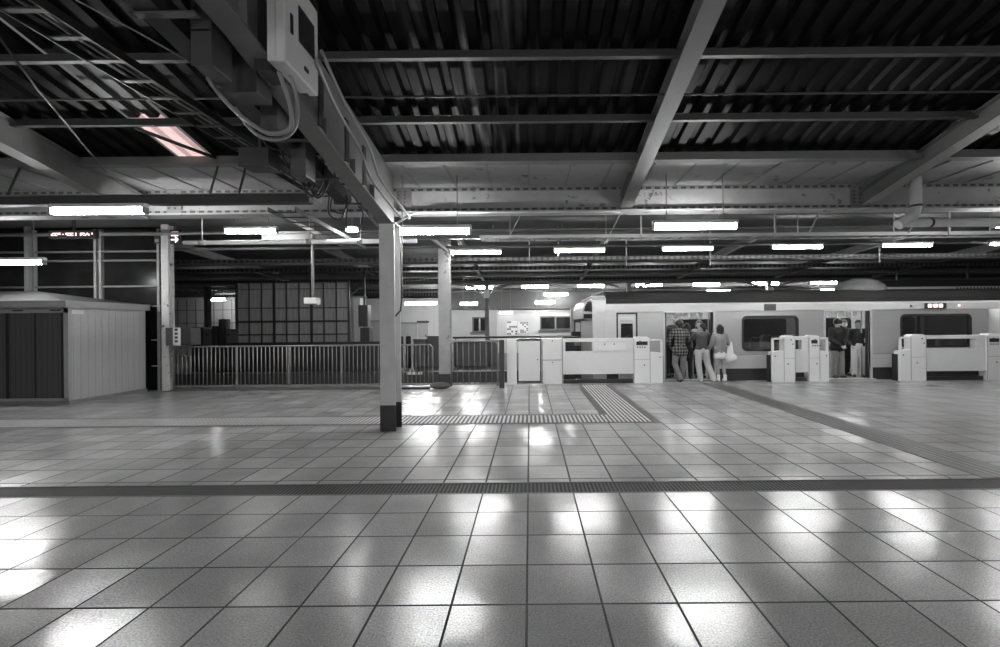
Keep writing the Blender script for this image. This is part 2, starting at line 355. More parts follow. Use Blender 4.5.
# soffit between the eaves and the girder, with battens, then the far canopy
struct(MB().box(-20, 20, 6.43, 7.62, 3.78, 3.82).build('ceiling', 'soffit'))
b_ = MB()
for k in range(-26, 28): b_.box(k*0.6 - 0.012, k*0.6 + 0.012, 6.47, 7.55, 3.762, 3.785)
struct(b_.build('trim_2', 'steel_mid'))
struct(MB().box(-36, 36, 7.58, 34, 3.95, 4.0).build('ceiling', 'under_roof'))
struct(MB().box(-36, 36, 33.8, 34, 0, 4.0).build('wall_back', 'steel_dark'))

e = thing('eaves_beam', 'long grey channel beam along the edge of the corrugated roof', 'beam', (0, EY, 3.8))
MB().box(-16, 16, EY - 0.03, EY + 0.05, 3.80, 3.905).build('web', 'steel', e)
b_ = MB(); b_.box(-16, 16, EY - 0.09, EY + 0.05, 3.775, 3.80); b_.build('bottom_flange', 'steel', e)

g = thing('riveted_girder', 'deep riveted steel girder spanning the hall under the soffit', 'beam', (0, 7.6, 3.37))
MB().box(-16, 16, 7.56, 7.59, 3.37, 3.78).build('web', 'soffit', g)
b_ = MB(); b_.box(-16, 16, 7.43, 7.72, 3.345, 3.37)
b_.box(-16, 16, 7.53, 7.56, 3.37, 3.45)
k = -16.0
while k < 16:
    k += 0.14
b_.build('bottom_flange', 'soffit', g)
MB().box(-16, 16, 7.522, 7.53, 3.39, 3.43).build('slot_shade_strip', 'dashes', g)  # dark dashes paint the shade inside the slots of the lower angle
b_ = MB(); b_.box(-16, 16, 7.53, 7.56, 3.72, 3.78); k = -16.0
while k < 16:
    k += 0.14
b_.build('top_angle', 'steel_mid', g)
MB().box(-16, 16, 7.522, 7.53, 3.725, 3.76).build('slot_shade_strip', 'dashes', g)  # same painted slot shade along the top angle
for xx in (-9.6, -5.77, -1.97, 1.74, 5.55, 9.4):
    MB().box(xx - 0.22, xx + 0.02, 7.52, 7.56, 3.37, 3.78).build('splice_plate', 'steel', g); b_ = None
    for q in range(5):
        for ox in (.19, .09): MB().box(xx - ox, xx - ox + .025, 7.505, 7.52, 3.46 + q*0.06, 3.485 + q*0.06).build('rivet', 'dash', g)  # rivets coloured dark in place of the shading on their heads

# rafters: I-beams climbing from the girder over the camera
def rafter(X, zo, slope, label):
    t = thing('roof_rafter', label, 'beam', (X, 7.4, zo))
    m = Matrix.Translation((X, 7.46, zo)) @ Matrix.Rotation(math.atan(-slope), 4, 'X') 
    L_ = 6.6; dp = 3.64 - zo
    MB().box(-0.10, 0.10, -L_, 0, 0.0, 0.018, m).build('bottom_flange', 'steel', t)
    MB().box(-0.008, 0.008, -L_, 0, 0.018, dp, m).build('web', 'steel_mid', t)
    MB().box(-0.075, 0.075, -L_, 0, dp, dp + 0.015, m).build('top_flange', 'steel', t)
rafter(1.59, 3.40, 0.225, 'sloping steel rafter above the middle of the hall')
rafter(5.52, 3.40, 0.205, 'sloping steel rafter at right, just above the white drainpipe')
rafter(-6.35, 3.28, 0.205, 'sloping steel rafter at left, above the storage shed')

# purlins and the tie rod under the near roof
for y, lab in ((5.62, 'thin grey purlin nearest to the eaves of the dark corrugated roof'), (4.66, 'grey purlin crossing high above the hall, ahead of the tie rod'),
               (3.62, 'grey purlin highest under the dark roof, nearest to the viewer')):
    t = thing('roof_purlin', lab, 'beam', (0, y, roof_z(y) - .1))
    MB().box(-16, 16, y - 0.004, y + 0.004, roof_z(y) - 0.10, roof_z(y) - 0.005).build('web', 'purlin', t)
    b_ = MB(); b_.box(-16, 16, y - 0.055, y + 0.004, roof_z(y) - 0.108, roof_z(y) - 0.10); b_.box(-16, 16, y - 0.055, y - 0.047, roof_z(y) - 0.10, roof_z(y) - 0.08)
    b_.build('bottom_lip', 'purlin', t)
tag(MB().tube([(-16, 5.14, roof_z(5.14) - 0.12), (16, 5.14, roof_z(5.14) - 0.12)], 0.012).build('tie_rod', 'purlin'), 'thin straight tie rod running between the two grey roof purlins', 'rod')
tag(MB().tube([pt(-10, 25, 3.6), pt(38, 90, 4.6), pt(45, 98, 4.75), pt(106, 172, 6.4)], 0.010).build('brace_rod', 'purlin'), 'thin diagonal brace rod with a turnbuckle above the left rafter', 'rod')

# ---------------------------------------------------------------- columns
def h_column(X, Y, z1, wf, dp, paint, label, base=0.42, name='steel_column'):
    t = thing(name, label, 'column', (X, Y, 0))
    MB().box(X - wf/2, X + wf/2, Y, Y + 0.016, base, z1).build('front_flange', paint, t)
    b_ = MB(); b_.box(X - wf/2, X + wf/2, Y + dp - 0.016, Y + dp, base, z1); k = base
    while k < z1 - 0.05:
        b_.box(X + wf/2 - 0.03, X + wf/2 - 0.012, Y + dp - 0.022, Y + dp - 0.014, k, k + 0.018); k += 0.11
    b_.build('rear_flange', paint, t)
    b_ = MB(); b_.box(X - 0.006, X + 0.006, Y + 0.016, Y + dp - 0.016, base, z1); k = base; s = 1
    while k < z1 - 0.4:
        b_.bar((X + 0.02, Y + (0.02 if s > 0 else dp - 0.02), k), (X + 0.02, Y + (dp - 0.02 if s > 0 else 0.02), k + 0.3), 0.008, 0.04); k += 0.3; s = -s
    b_.build('lacing_web', paint, t)
    b_ = MB(); b_.box(X - wf/2 - 0.003, X + wf/2 + 0.003, Y - 0.003, Y + 0.019, 0, base); b_.box(X - wf/2 - 0.003, X + wf/2 + 0.003, Y + dp - 0.019, Y + dp + 0.003, 0, base); b_.box(X - 0.009, X + 0.009, Y + 0.016, Y + dp - 0.016, 0, base)
    b_.build('painted_foot', 'base_dark', t, label='dark painted column foot')
    return t
PX, PY = -2.02, 6.44
col = h_column(PX, PY, 2.94, 0.215, 0.30, 'paint_white', 'near white riveted column with a dark foot standing on the tiles', 0.37)
MB().tube([(PX + .125, PY + .3, 2.9), (PX + .125, PY + .3, 1.9), (PX + .11, PY + .28, 1.72), (PX + .02, PY + .2, 1.6)], 0.012).build('cable', 'cable', col)
MB().box(PX - .13, PX + .13, PY - .02, PY + .33, 2.94, 2.955).build('cap_plate', 'steel', col)
h_column(-2.13, 11.3, 3.95, 0.28, 0.22, 'soffit', 'white column with dark foot behind the end of the fence', 0.30)
lc = h_column(-8.62, 10.75, 3.95, 0.17, 0.18, 'rusty_white', 'rust-flaked white column between the shed and the fence', 0.02)
tag(MB().bar(pt(428, 236, 10.6), pt(453, 255, 11.2), 0.06, 0.07).build('knee_brace', 'steel_mid'), 'slanting grey knee brace at the head of the column behind the fence', 'brace')

# haunched beam rising from the near column toward the camera
hp = [(6.76, 2.955), (6.40, 2.955), (5.12, 3.15), (4.40, 3.28), (3.17, 3.54), (2.0, 3.68), (-3.0, 3.9)]
hb = thing('haunched_beam', 'heavy haunched beam rising from the near riveted column', 'beam', (PX, PY, 2.955))
w_ = MB(); w_.prism(hp + [(-3.0, 4.3), (2.0, 4.15), (4.4, 4.06), (6.43, 3.78), (6.76, 3.74)], 'x', PX - 0.012, PX + 0.012); w_.build('web', 'steel', hb)
f_ = MB()
for (a, za), (b, zb) in zip(hp[1:], hp[2:]): f_.bar((PX, a, za), (PX, b, zb), 0.19, 0.02)
f_.build('bottom_flange', 'steel', hb)
for yy, zz in ((5.75, 3.06), (5.12, 3.15), (4.4, 3.28), (3.75, 3.42), (3.17, 3.54), (2.7, 3.6)):
    b_ = MB(); b_.box(PX - 0.07, PX + 0.07, yy - 0.006, yy + 0.006, zz, zz + 0.22); b_.build('stiffener', 'steel', hb)

# ---------------------------------------------------------------- fluorescent lamps
def lamp(label, u, v, Y, L_, group, thick=0.10, far=False, hang=0.0):
    c = pt(u, v, Y)
    t = thing('fluorescent_lamp', label, 'lamp', c, group)
    r = thick/2
    prof = [(Y + 0.75*r*math.cos(a)*1.0, c.z + r*math.sin(a)) for a in [k*2*math.pi/10 for k in range(10)]]
    MB().prism(prof, 'x', c.x - L_/2, c.x + L_/2, True).build('diffuser', 'lamp_wall' if far == 'wall' else 'lamp_far' if far else 'lamp', t)
    MB().prism([(Y - 0.05, c.z + r*0.95), (Y + 0.05, c.z + r*0.95), (Y + 0.035, c.z + r + 0.05), (Y - 0.035, c.z + r + 0.05)], 'x', c.x - L_/2 - 0.03, c.x + L_/2 + 0.03).build('housing', 'housing', t)
    for s in (-1, 1): MB().box(c.x + s*(L_/2 + 0.012) - 0.012, c.x + s*(L_/2 + 0.012) + 0.012, Y - r, Y + r, c.z - r, c.z + r).build('end_cap', 'steel_mid', t)
    if hang:
        for s in (-1, 1): MB().tube([(c.x + s*L_*0.35, Y, c.z + r + 0.04), (c.x + s*L_*0.35, Y, hang)], 0.008, 6).build('hanger', 'steel_mid', t)
    return t
lamp('wide fluorescent lamp right beside the near riveted column', 430, 231.5, 6.95, 1.2, 'fluorescent lamps under the girder', 0.09, hang=3.785)
lamp('wide fluorescent lamp under the girder, ahead of the middle rafter', 695, 226.5, 6.95, 1.24, 'fluorescent lamps under the girder', 0.09, hang=3.785)
lamp('wide fluorescent lamp at the right picture edge, behind the white drainpipe', 1034, 224.5, 7.3, 1.24, 'fluorescent lamps under the girder', 0.09, hang=3.785)
lamp('wide fluorescent lamp at left, hung below the dark cable channel', 99, 211, 6.2, 1.24, 'fluorescent lamps under the girder', 0.09, hang=3.195)
lamp('fluorescent lamp just above the shed roof, cut by the picture edge', 12, 262.5, 9.0, 1.24, 'fluorescent lamps under the girder', 0.09, hang=3.955)
lamp('fluorescent lamp hanging over the long white pipe', 251, 231.3, 9.6, 1.05, 'fluorescent lamps under the girder', 0.09, hang=3.955)
o = thing('bulkhead_lamp', 'small oval bulkhead lamp over the right end of the long white pipe', 'lamp', pt(352, 230.5, 8.9))
c = pt(352, 230.5, 8.9); MB().ball(c, 0.09, 1.3, 1, 0.4).build('diffuser', 'lamp', o); MB().box(c.x - .1, c.x + .1, c.y - .06, c.y + .06, c.z + .03, c.z + .07).build('housing', 'housing', o)
MB().tube([c + Vector((0, 0, .07)), (c.x, c.y, 3.95)], 0.008, 6).build('hanger', 'steel_mid', o)
for i, u in enumerate((476, 579.5, 687.5, 797, 906.5, 1014)):
    lamp('%s fluorescent lamp from the left in the row right above the platform gates' % ORD[i], u, 252.5 - (u - 476)*0.0168, 11.1, 1.2, 'lamps above the platform gates', 0.075, hang=3.955)
for i, u in enumerate((424, 479.5, 535, 591, 648.5, 706, 765, 823)):
    lamp('%s fluorescent lamp from the left in the second row, beyond the gates' % ORD[i], u, (280 if u < 430 else 287.5 - (u - 480)*0.0135), 20.7, 1.2, 'lamps over the far platform edge', 0.12, True, 3.955)
for i, (u, v, l) in enumerate(((421, 303.5, 32), (469, 304, 17), (545, 302.5, 19), (556, 294.5, 24), (613, 293.7, 20), (718, 291.5, 24), (831, 290, 22))):
    lamp('%s small lamp of the farthest ones, counted rightward from the near riveted column' % ORD[i], u, v, (23.2 if u == 545 else 24.0 if u > 500 else 21.5), l*(24 if u > 500 else 21.5)/455, 'lamps deep under the far roof', 0.12, True, 3.955)
for i, (u, v, l) in enumerate(((506, 313.2, 13), (543, 314.4, 18))):
    lamp(('short' if i == 0 else 'longer') + ' fluorescent lamp on the white station wall, above the posters and window', u, v, 24.68, l*24.6/455, 'lamps on the far wall', 0.10, 'wall', 3.955)
lamp('far fluorescent lamp seen through the arch left of the glazed screen', 217.5, 299.5, 23.5, 0.9, 'lamps deep under the far roof', 0.12, True, 3.955)
# unseen lamps added behind the viewer to brighten the near floor
for i, X in enumerate((-9, -4.5, 0, 4.5, 9)):
    t = lamp('%s added fluorescent lamp from the left in the unseen row behind the viewer' % ORD[i], 530, 326, 1.0, 1.24, 'added lamps behind the viewer', 0.11, False, H + 0.92)
    for ch in t.children: ch.matrix_parent_inverse = Matrix.Identity(4); ch.location = -Vector((0, 1.0, H))
    t.location = (X, -4.6, 3.2)

# ---------------------------------------------------------------- far canopy beams, trays and pipes
def xbeam(name, label, cat, Y, z0, z1, x0=-30, x1=30, holes=False, m='beam_far'):
    b_ = MB(); b_.box(x0, x1, Y, Y + 0.012, z0, z1); b_.box(x0, x1, Y - 0.05, Y + 0.05, z0 - 0.012, z0); b_.box(x0, x1, Y - 0.05, Y + 0.05, z1, z1 + 0.012)
    o = b_.build(name, m)
    if holes: o.data.materials.clear(); o.data.materials.append(MT['pierced'])
    return tag(o, label, cat, 'beams across the far roof', 'thing')
rows = [(10.2, 3.45, 3.60, 0), (12.6, 3.30, 3.37, 1), (13.6, 3.36, 3.50, 0), (14.9, 3.33, 3.42, 1), (16.6, 3.30, 3.44, 0), (18.2, 3.33, 3.55, 1), (19.6, 3.36, 3.5, 0), (22.2, 3.35, 3.6, 0), (25.5, 3.2, 3.6, 1), (29, 2.9, 3.3, 0)]
for i, (Y, z0, z1, hl) in enumerate(rows):
    xbeam('canopy_beam', '%s dark cross beam of the far roof, counted from the riveted girder' % ORD[i], 'beam', Y, z0, z1, x0=(-6.0 if i == 0 else -30), holes=bool(hl), m='steel_dark' if i < 1 else 'beam_far')
def tray(name, label, a, b, wd, pitch, m='galv', rung=0.03, side=0.07):
    """Ladder tray between a and b: two side rails and rungs."""
    a, b = Vector(a), Vector(b); d = (b - a); L_ = d.length; d.normalize(); sx = d.cross(Vector((0, 0, 1))).normalized()
    t = thing(name, label, 'cable tray', a)
    for s in (-1, 1): MB().bar(a + sx*s*wd/2, b + sx*s*wd/2, 0.012, side).build('side_rail', m, t)
    k = 0.1; r0 = None
    while k < L_:
        if r0 is None: r0 = rr = MB().bar(-sx*wd/2 - Vector((0, 0, side*.3)), sx*wd/2 - Vector((0, 0, side*.3)), rung, 0.015).build('rung', m, t)
        else: rr = r0.copy(); C.objects.link(rr)
        rr.location = a + d*k; k += pitch
    return t
p0, p1 = pt(470, 241, 9.3), pt(1000, 237, 9.3); zz = 3.27
t = tray('cable_tray', 'long galvanised cable ladder crossing over the gates below the girder', (-1.0, 9.3, zz), (16, 9.3, zz), 0.32, 0.25, 'conduit', 0.04)
for k in range(7):
    X = -0.4 + 2*k; b_ = MB()
    b_.bar((X, 9.12, zz), (X + .35, 9.12, 3.95), 0.02, 0.02); b_.bar((X, 9.48, zz), (X, 9.48, 3.95), 0.02, 0.02); b_.build('hanger', 'steel_mid', t)
tag(MB().tube([(-14, 11.1, 3.42), (16, 11.1, 3.42)], 0.035).build('lamp_rail', 'beam_far'), 'thin straight conduit carrying the lamps above the platform gates', 'conduit')
tag(MB().tube([(-30, 20.7, 3.42), (30, 20.7, 3.42)], 0.05).build('lamp_rail', 'beam_far'), 'thin conduit carrying the second lamp row beyond the gates', 'conduit')
tag(MB().tube([(-30, 24.0, 3.33), (30, 24.0, 3.33)], 0.05).build('lamp_rail', 'beam_far'), 'far thin conduit carrying the smallest lamps', 'conduit')
for Y, Z, r, lab in ((17.2, 3.34, 0.05, 'nearer of the grey pipes crossing between the far lamps'), (19.0, 3.30, 0.06, 'farther of the grey pipes crossing between the far lamps'), (10.6, 3.7, .04, 'thin grey pipe crossing just above the lamps over the gates')):
    tag(MB().tube([(-30, Y, Z), (30, Y, Z)], r).build('service_pipe', 'galv'), lab, 'pipe')
for i, X in enumerate((-9.4, -5.6, -1.8, 2.0, 5.8, 9.6, 13.4)):
    t = thing('track_rafter', '%s sloping rafter from the left beneath the roof over the tracks' % ORD[i], 'beam', (X, 12, 3.4), 'rafters over the tracks')
    b_ = MB(); b_.bar((X, 11.4, 3.66), (X, 17.8, 3.26), 0.10, 0.02); b_.build('bottom_flange', 'steel_mid', t)
    b_ = MB(); b_.bar((X, 11.4, 3.78), (X, 17.8, 3.38), 0.012, 0.22); b_.build('web', 'beam_far', t)

t = thing('pale_fascia', 'pale perforated strip above the right end of the train roof', 'fascia', (14, 16, 2.5))
fa, fb = pt(880, 293.5, 16).x, 19.0; fz0, fz1 = pt(940, 290.5, 16).z, pt(940, 286.5, 16).z
MB().box(fa, fb, 16, 16.05, fz0, fz1).build('strip', 'train_low', t); MB().box(fa - .6, fb, 15.98, 16.3, fz1, fz1 + .24).build('hood', 'black', t)
b_ = MB(); [b_.box(15 + k*.12, 15.06 + k*.12, 15.99, 16, fz0 + .05, fz1 - .03) for k in range(30)]; b_.build('perforation', 'cabinet', t)
for X in (13, 15.5, 18): MB().bar((X, 16.1, fz1 + .2), (X, 16.1, 3.95), .05, .05).build('hanger', 'steel_dark', t)
for i, (u, Y, ln) in enumerate(((530, 12.6, .55), (559, 11.3, .32), (627, 12.8, .5), (642, 9.0, .3), (711, 12.6, .65), (776, 9.0, .3), (880, 12.6, .5), (950, 9.0, .3))):
    X = (u - PU)*Y/F; tag(MB().bar((X, Y, 3.95), (X, Y, 3.3 - ln*.3), .03, .03).build('hanger_rod', 'steel_mid'), '%s vertical hanger rod from the left under the roof above the gates' % ORD[i], 'rod', 'hanger rods under the far roof')
# far platform columns with arched brackets
for i, X in enumerate((-14.3, -8.1, -1.9, 4.4, 10.6, 16.8)):
    lab = ['dark far column left of the glazed screen', 'dark far column behind the glazed screen', 'thin far column with white plate, left of the posters', 'far column rising behind the cab end of the train',
           'far column with white plate above the train window', 'far column above the right end of the train'][i]
    t = thing('canopy_column', lab, 'column', (X, 20.2, 0), 'columns of the far platform')
    MB().box(X - 0.09, X + 0.09, 20.1, 20.3, 0, 3.35).build('shaft', 'steel_dark' if i < 1 else 'beam_far', t)
    for s in (-1, 1):
        MB().tube([(X + s*0.06, 20.2, 2.65), (X + s*0.2, 20.2, 2.95), (X + s*0.5, 20.2, 3.2), (X + s*1.0, 20.2, 3.33), (X + s*1.5, 20.2, 3.36)], 0.045, 8).build('bracket', 'steel_mid', t)
    if i in (2, 4): MB().box(X - 0.12, X + 0.12, 20.0, 20.06, 2.72, 3.1).build('plate', 'plastic_white', t, label='white number plate')

# ---------------------------------------------------------------- pipes and electrical gear
t = thing('drain_pipe', 'thick white drainpipe coming down and bending along the girder at right', 'pipe', (5.95, 6.85, 3.0))
Yp = 6.9; q0, q1, q2, q3 = pt(916, 176, Yp), pt(916, 207, Yp), pt(913, 216, Yp), pt(898, 225, Yp)
MB().tube([(q0.x, Yp, 3.76), q1, q2, q3], 0.075, 14).build('downpipe', 'pvc', t)
qa = pt(900, 223, 7.05)
MB().tube([qa, (12, 7.05, qa.z)], 0.065, 14).build('horizontal_run', 'pvc', t)
b_ = MB()
for X in (qa.x + 0.45, qa.x + 1.5, qa.x + 3.5): b_.tube([(X, 7.05, qa.z), (X + 0.03, 7.05, qa.z)], 0.078, 14)
b_.tube([q1, q1 + Vector((0, 0, 0.03))], 0.085, 14); b_.build('collar', 'steel_dark', t)
t = thing('white_pipe', 'long white pipe hung level across the left bay', 'pipe', (-5, 8.9, 3.1))
qz = pt(280, 242, 8.9).z
MB().tube([(-6.75, 8.9, qz), (-2.2, 8.9, qz)], 0.045, 12).build('run', 'pvc', t)
for X in (-6.4, -4.3, -3.3): b_ = MB(); b_.tube([(X - .05, 8.9, qz), (X + .05, 8.9, qz)], 0.055, 12); b_.bar((X, 8.9, qz), (X, 8.9, 3.95), 0.012, 0.012); b_.build('hanger', 'steel_mid', t)
t = thing('hanging_camera', 'small white camera box at the end of a ceiling pole', 'camera', pt(313, 301, 10.2))
c = pt(313, 301, 10.2); MB().tube([c, (c.x, c.y, 3.95)], 0.035, 8).build('pole', 'steel_mid', t)
MB().box(c.x - .16, c.x + .13, c.y - .1, c.y + .1, c.z - .07, c.z + .07).build('body', 'plastic_white', t, 0.015)
MB().tube([(c.x + .1, c.y - .05, c.z - .03), (c.x + .2, c.y - .15, c.z - .06)], 0.04, 10).build('lens', 'plastic_white', t)

bx = thing('control_box', 'pale grey electrical box with a dark window on the haunched beam', 'box', (-1.8, 3.5, 3.4))
MB().box(-1.865, -1.795, 3.25, 3.72, 3.39, 4.05).build('body', 'plastic_white', bx, 0.01)
MB().box(-1.795, -1.72, 3.23, 3.74, 3.375, 4.07).build('door', 'plastic_white', bx, 0.012)
MB().box(-1.725, -1.714, 3.42, 3.66, 3.63, 3.90).build('window', 'black', bx)
b_ = MB(); b_.box(-1.725, -1.712, 3.30, 3.33, 3.62, 3.76); b_.box(-1.725, -1.712, 3.50, 3.56, 3.46, 3.49); b_.build('handle', 'black', bx)
def cable(name, label, pts, r, m='conduit'):
    P = [Vector(p) for p in pts]; out = []
    for i in range(len(P) - 1):
        p0_, p1_, p2_, p3_ = P[max(i-1, 0)], P[i], P[i+1], P[min(i+2, len(P)-1)]
        for k in range(6):
            s = k/6; out.append(0.5*((2*p1_) + (p2_-p0_)*s + (2*p0_-5*p1_+4*p2_-p3_)*s*s + (3*p1_-p0_-3*p2_+p3_)*s**3))
    out.append(P[-1])
    return tag(MB().tube(out, r, 8).build(name, m), label, 'cable')
cable('flexible_conduit', 'thick grey conduit looping left from beneath the electrical box', [(-1.86, 3.4, 3.39), pt(290, 105, 3.42), pt(290, 128, 3.45), pt(272, 134, 3.5), pt(258, 128, 3.5), pt(240, 115, 3.5), pt(222, 97, 3.5), pt(208, 78, 3.5)], 0.017)
cable('thin_cable', 'thin dark cable running up left from the looping conduit', [pt(208, 78, 3.5), pt(204, 72, 3.5), pt(190, 62, 3.4), pt(130, 28, 3.0), pt(76, 0, 2.7)], 0.006, 'cable_grey')
cable('flexible_conduit', 'second grey conduit dropping from the box beside the first', [(-1.80, 3.45, 3.39), pt(297, 100, 3.5), pt(296, 124, 3.5), pt(284, 138, 3.55), pt(264, 138, 3.6), pt(250, 128, 3.6), pt(235, 108, 3.6)], 0.015)
for i, (du, lab) in enumerate(((0, 'left one of the twin conduits down the right flank of the haunched beam'), (9, 'right one of the twin conduits down the right flank of the haunched beam'))):
    cable('wall_conduit', lab, [pt(316 + du*0.6, 60 - du, 3.6), pt(335 + du, 105 - du*.4, 4.2), pt(360 + du, 150 - du*.4, 4.9), pt(372 + du, 180, 5.4), pt(398 + du, 214, 6.2), pt(404 + du*.5, 219, 6.35)], 0.016)
cable('conduit_and_lit_lip', 'white conduit curving off the column head, run on as the lit girder lip', [pt(396, 224, 6.9), pt(405, 218, 7.0), pt(414, 213.5, 7.2), pt(440, 212.5, 7.38), pt(520, 212.0, 7.38), pt(620, 211.5, 7.38)], 0.02, 'pvc')  # level stretch draws the lit lip of the girder flange in white
cable('flexible_conduit', 'grey conduit sagging off the haunch toward the near column', [pt(330, 190, 5.9), pt(345, 184, 6.0), pt(356, 200, 6.15), pt(378, 226, 6.4)], 0.018)
for i, (u, v, s) in enumerate(((318, 184, 1.0), (312, 178, 1.25), (292, 160, 0.8))):
    cable('cable_loop', '%s black cable loop hanging beside the haunched beam, counted from the column' % ORD[i], [(PX, 5.2, 3.45), pt(u - 8*s, v - 20*s, 5.2), pt(u - 9*s, v, 5.2), pt(u, v + 14*s, 5.2), pt(u + 10*s, v, 5.2), pt(u + 8*s, v - 18*s, 5.2)], 0.011, 'cable')
# hanging plates and dark straps on the left of the haunch
for i, (u0, u1, v0, v1, Y, m) in enumerate(((193, 211, -14, 65, 3.1, 'steel_dark'), (224, 256, 40, 92, 3.5, 'steel_dark'), (256, 270, -10, 70, 3.4, 'cabinet_dark'), (262, 277, 82, 128, 3.9, 'cabinet'), (292, 305, 118, 176, 4.6, 'cabinet'), (240, 268, 148, 166, 4.6, 'steel_dark'))):
    a, b = pt(u0, v1, Y), pt(u1, v0, Y)
    lab = ['tall dark sheet-metal box hanging left of the haunched beam', 'dark junction box under the haunched beam, left of the looping conduit', 'tall black housing directly left of the pale electrical box',
           'small grey junction box beneath the looping conduit', 'narrow grey junction box among the black cable loops', 'flat dark box beside the cable ladder'][i]
    t = thing('junction_box', lab, 'box', (a.x, Y, a.z), 'boxes on the haunched beam')
    MB().box(a.x, b.x, Y, Y + 0.22, a.z, b.z).build('body', m, t, 0.006)
    MB().box(a.x - 0.008, b.x + 0.008, Y - 0.012, Y, a.z - 0.008, b.z + 0.008).build('lid', m, t, 0.004)
    MB().bar(((a.x+b.x)/2, Y + 0.11, b.z), ((a.x+b.x)/2, Y + 0.11, roof_z(Y) + .02), 0.03, 0.03).build('hanger', 'steel_dark', t)
for i, (yy, zz) in enumerate(((4.15, 3.36), (4.75, 3.25), (5.25, 3.16))):
    t = thing('beam_strap', '%s black strap clamped on the right flank of the haunched beam, from the electrical box' % ORD[i], 'strap', (PX, yy, zz), 'straps on the haunched beam')
    MB().box(PX + 0.10, PX + 0.115, yy, yy + 0.09, zz - 0.02, zz + 0.42).build('upright', 'cabinet_dark', t)
    MB().box(PX - 0.13, PX + 0.115, yy, yy + 0.03, zz - 0.035, zz - 0.022).build('cross_rod', 'cabinet_dark', t)
t = thing('cable_trunking', 'black cable trunking slung along the left flank of the haunched beam', 'trunking', (-2.4, 2.6, 3.3))
b_ = MB(); b_.bar((-2.42, 2.6, 3.62), (-2.42, 4.4, 3.38), 0.16, 0.14); b_.bar((-2.42, 4.4, 3.38), (-2.42, 6.0, 3.16), 0.16, 0.14); b_.build('duct', 'cabinet_dark', t)
for yy, zz in ((2.9, 3.58), (3.6, 3.49), (4.4, 3.38), (5.2, 3.27), (5.9, 3.17)):
    MB().box(-2.53, PX - .10, yy, yy + .05, zz - .09, zz - .075).build('bracket', 'cabinet', t); MB().box(-2.53, -2.515, yy, yy + .05, zz - .09, zz + .35).build('strap', 'cabinet', t)
for i in range(9):
    yy = 4.3 + .22*i; zz = 3.38 - (yy - 4.4)*.137; dx = random.uniform(-.12, .1); dp = random.uniform(.12, .34)
    cable('drop_cable', '%s black cable drooping from the trunking on the haunched beam, counted toward the column' % ORD[i], [(-2.42 + dx, yy, zz), (-2.47 + dx, yy + .05, zz - dp), (-2.36 + dx, yy + .14, zz - dp*1.2), (-2.30 + dx, yy + .2, zz - dp*.4), (-2.36, yy + .22, zz)], 0.009, 'cable')
tray('cable_ladder', 'dark cable ladder running toward the viewer under the left roof', (-3.42, 1.5, 3.68), (-3.42, 7.4, 3.68), 0.30, 0.3, 'galv_dark', 0.045)
tray('cable_ladder', 'short dark cable ladder passing beneath the girder at left', (-3.75, 6.9, 3.28), (-3.75, 9.8, 3.20), 0.42, 0.3, 'cabinet_dark', 0.03)
for i, X in enumerate((-3.50, -3.44, -3.37, -3.31)):
    tag(MB().tube([(X, 1.6, 3.715), (X, 4.2, 3.71), (X + .015, 7.4, 3.715)], 0.014, 6).build('ladder_cable', 'cable_grey' if i % 2 else 'cable'), '%s cable from the left lying along the dark cable ladder' % ORD[i], 'cable', 'cables on the cable ladder')
t = thing('cable_duct', 'dark steel duct crossing the left bay above the hanging lamp', 'duct', (-6, 6.3, 3.28))
MB().box(-16, -3.0, 6.2, 6.34, 3.19, 3.30).build('channel', 'steel_dark', t)
MB().box(-16, -3.0, 6.19, 6.35, 3.305, 3.315).build('lid', 'steel_mid', t)
for X in (-12, -9, -7.2, -4.4, -4.0): MB().bar((X, 6.27, 3.31), (X, 6.45, 3.80), 0.02, 0.02).build('hanger', 'steel_dark', t)
t = thing('gear_plate', 'dark grey plate at the foot of the cable ladder beside the duct', 'plate', pt(288, 225, 6.3))
a, b = pt(258, 229, 6.2), pt(308, 221, 6.2); MB().box(-3.0, b.x, 6.18, 6.6, 3.27, 3.36).build('plate', 'steel_mid', t); MB().box(-3.0, b.x, 6.18, 6.62, 3.36, 3.39).build('lip', 'steel_dark', t)

# ---------------------------------------------------------------- storage shed
sx, sy0, sy1, sl = -9.17, 9.05, 10.85, -12.4
s = thing('storage_shed', 'grey metal storage shed with dark sliding doors at left', 'shed', (sx, sy0, 0))
MB().box(sl - .05, sx + .03, sy0 - .03, sy1, 0, 0.07).build('plinth', 'edge', s)
MB().box(sx - 0.03, sx, sy0, sy1, 0.07, 1.93).build('side_wall', 'shed_wall', s)
b_ = MB(); b_.box(sl, sx - .03, sy1 - .03, sy1, 0.07, 1.93); b_.box(sl, sl + .03, sy0, sy1 - .03, 0.07, 1.93); b_.build('rear_wall', 'shed_trim', s)
b_ = MB(); b_.box(sx - 0.09, sx + .004, sy0 - .02, sy0 + .05, 0.07, 1.93); b_.box(sl, sl + .09, sy0 - .02, sy0 + .05, 0.07, 1.93)
b_.box(sl, sx, sy0 - .02, sy0 + .05, 1.82, 1.93); b_.box(sl, sx, sy0 - .02, sy0 + .05, 0.07, 0.12); b_.build('door_frame', 'shed_trim', s)
xs = [sx - .09, sx - 0.69, sx - 1.29, sx - 1.42]
for i in range(3):
    x1 = sx - .09 - i*0.55; x0 = x1 - 0.57; yo = sy0 + (0.0 if i % 2 == 0 else 0.02)
    dd = MB().box(x0, x1, yo, yo + .018, 0.12, 1.82).build('sliding_door', 'shed_door', s)
    MB().box(x1 - .06, x1 - .012, yo - .012, yo, 0.12, 1.82).build('door_stile', 'black', dd)
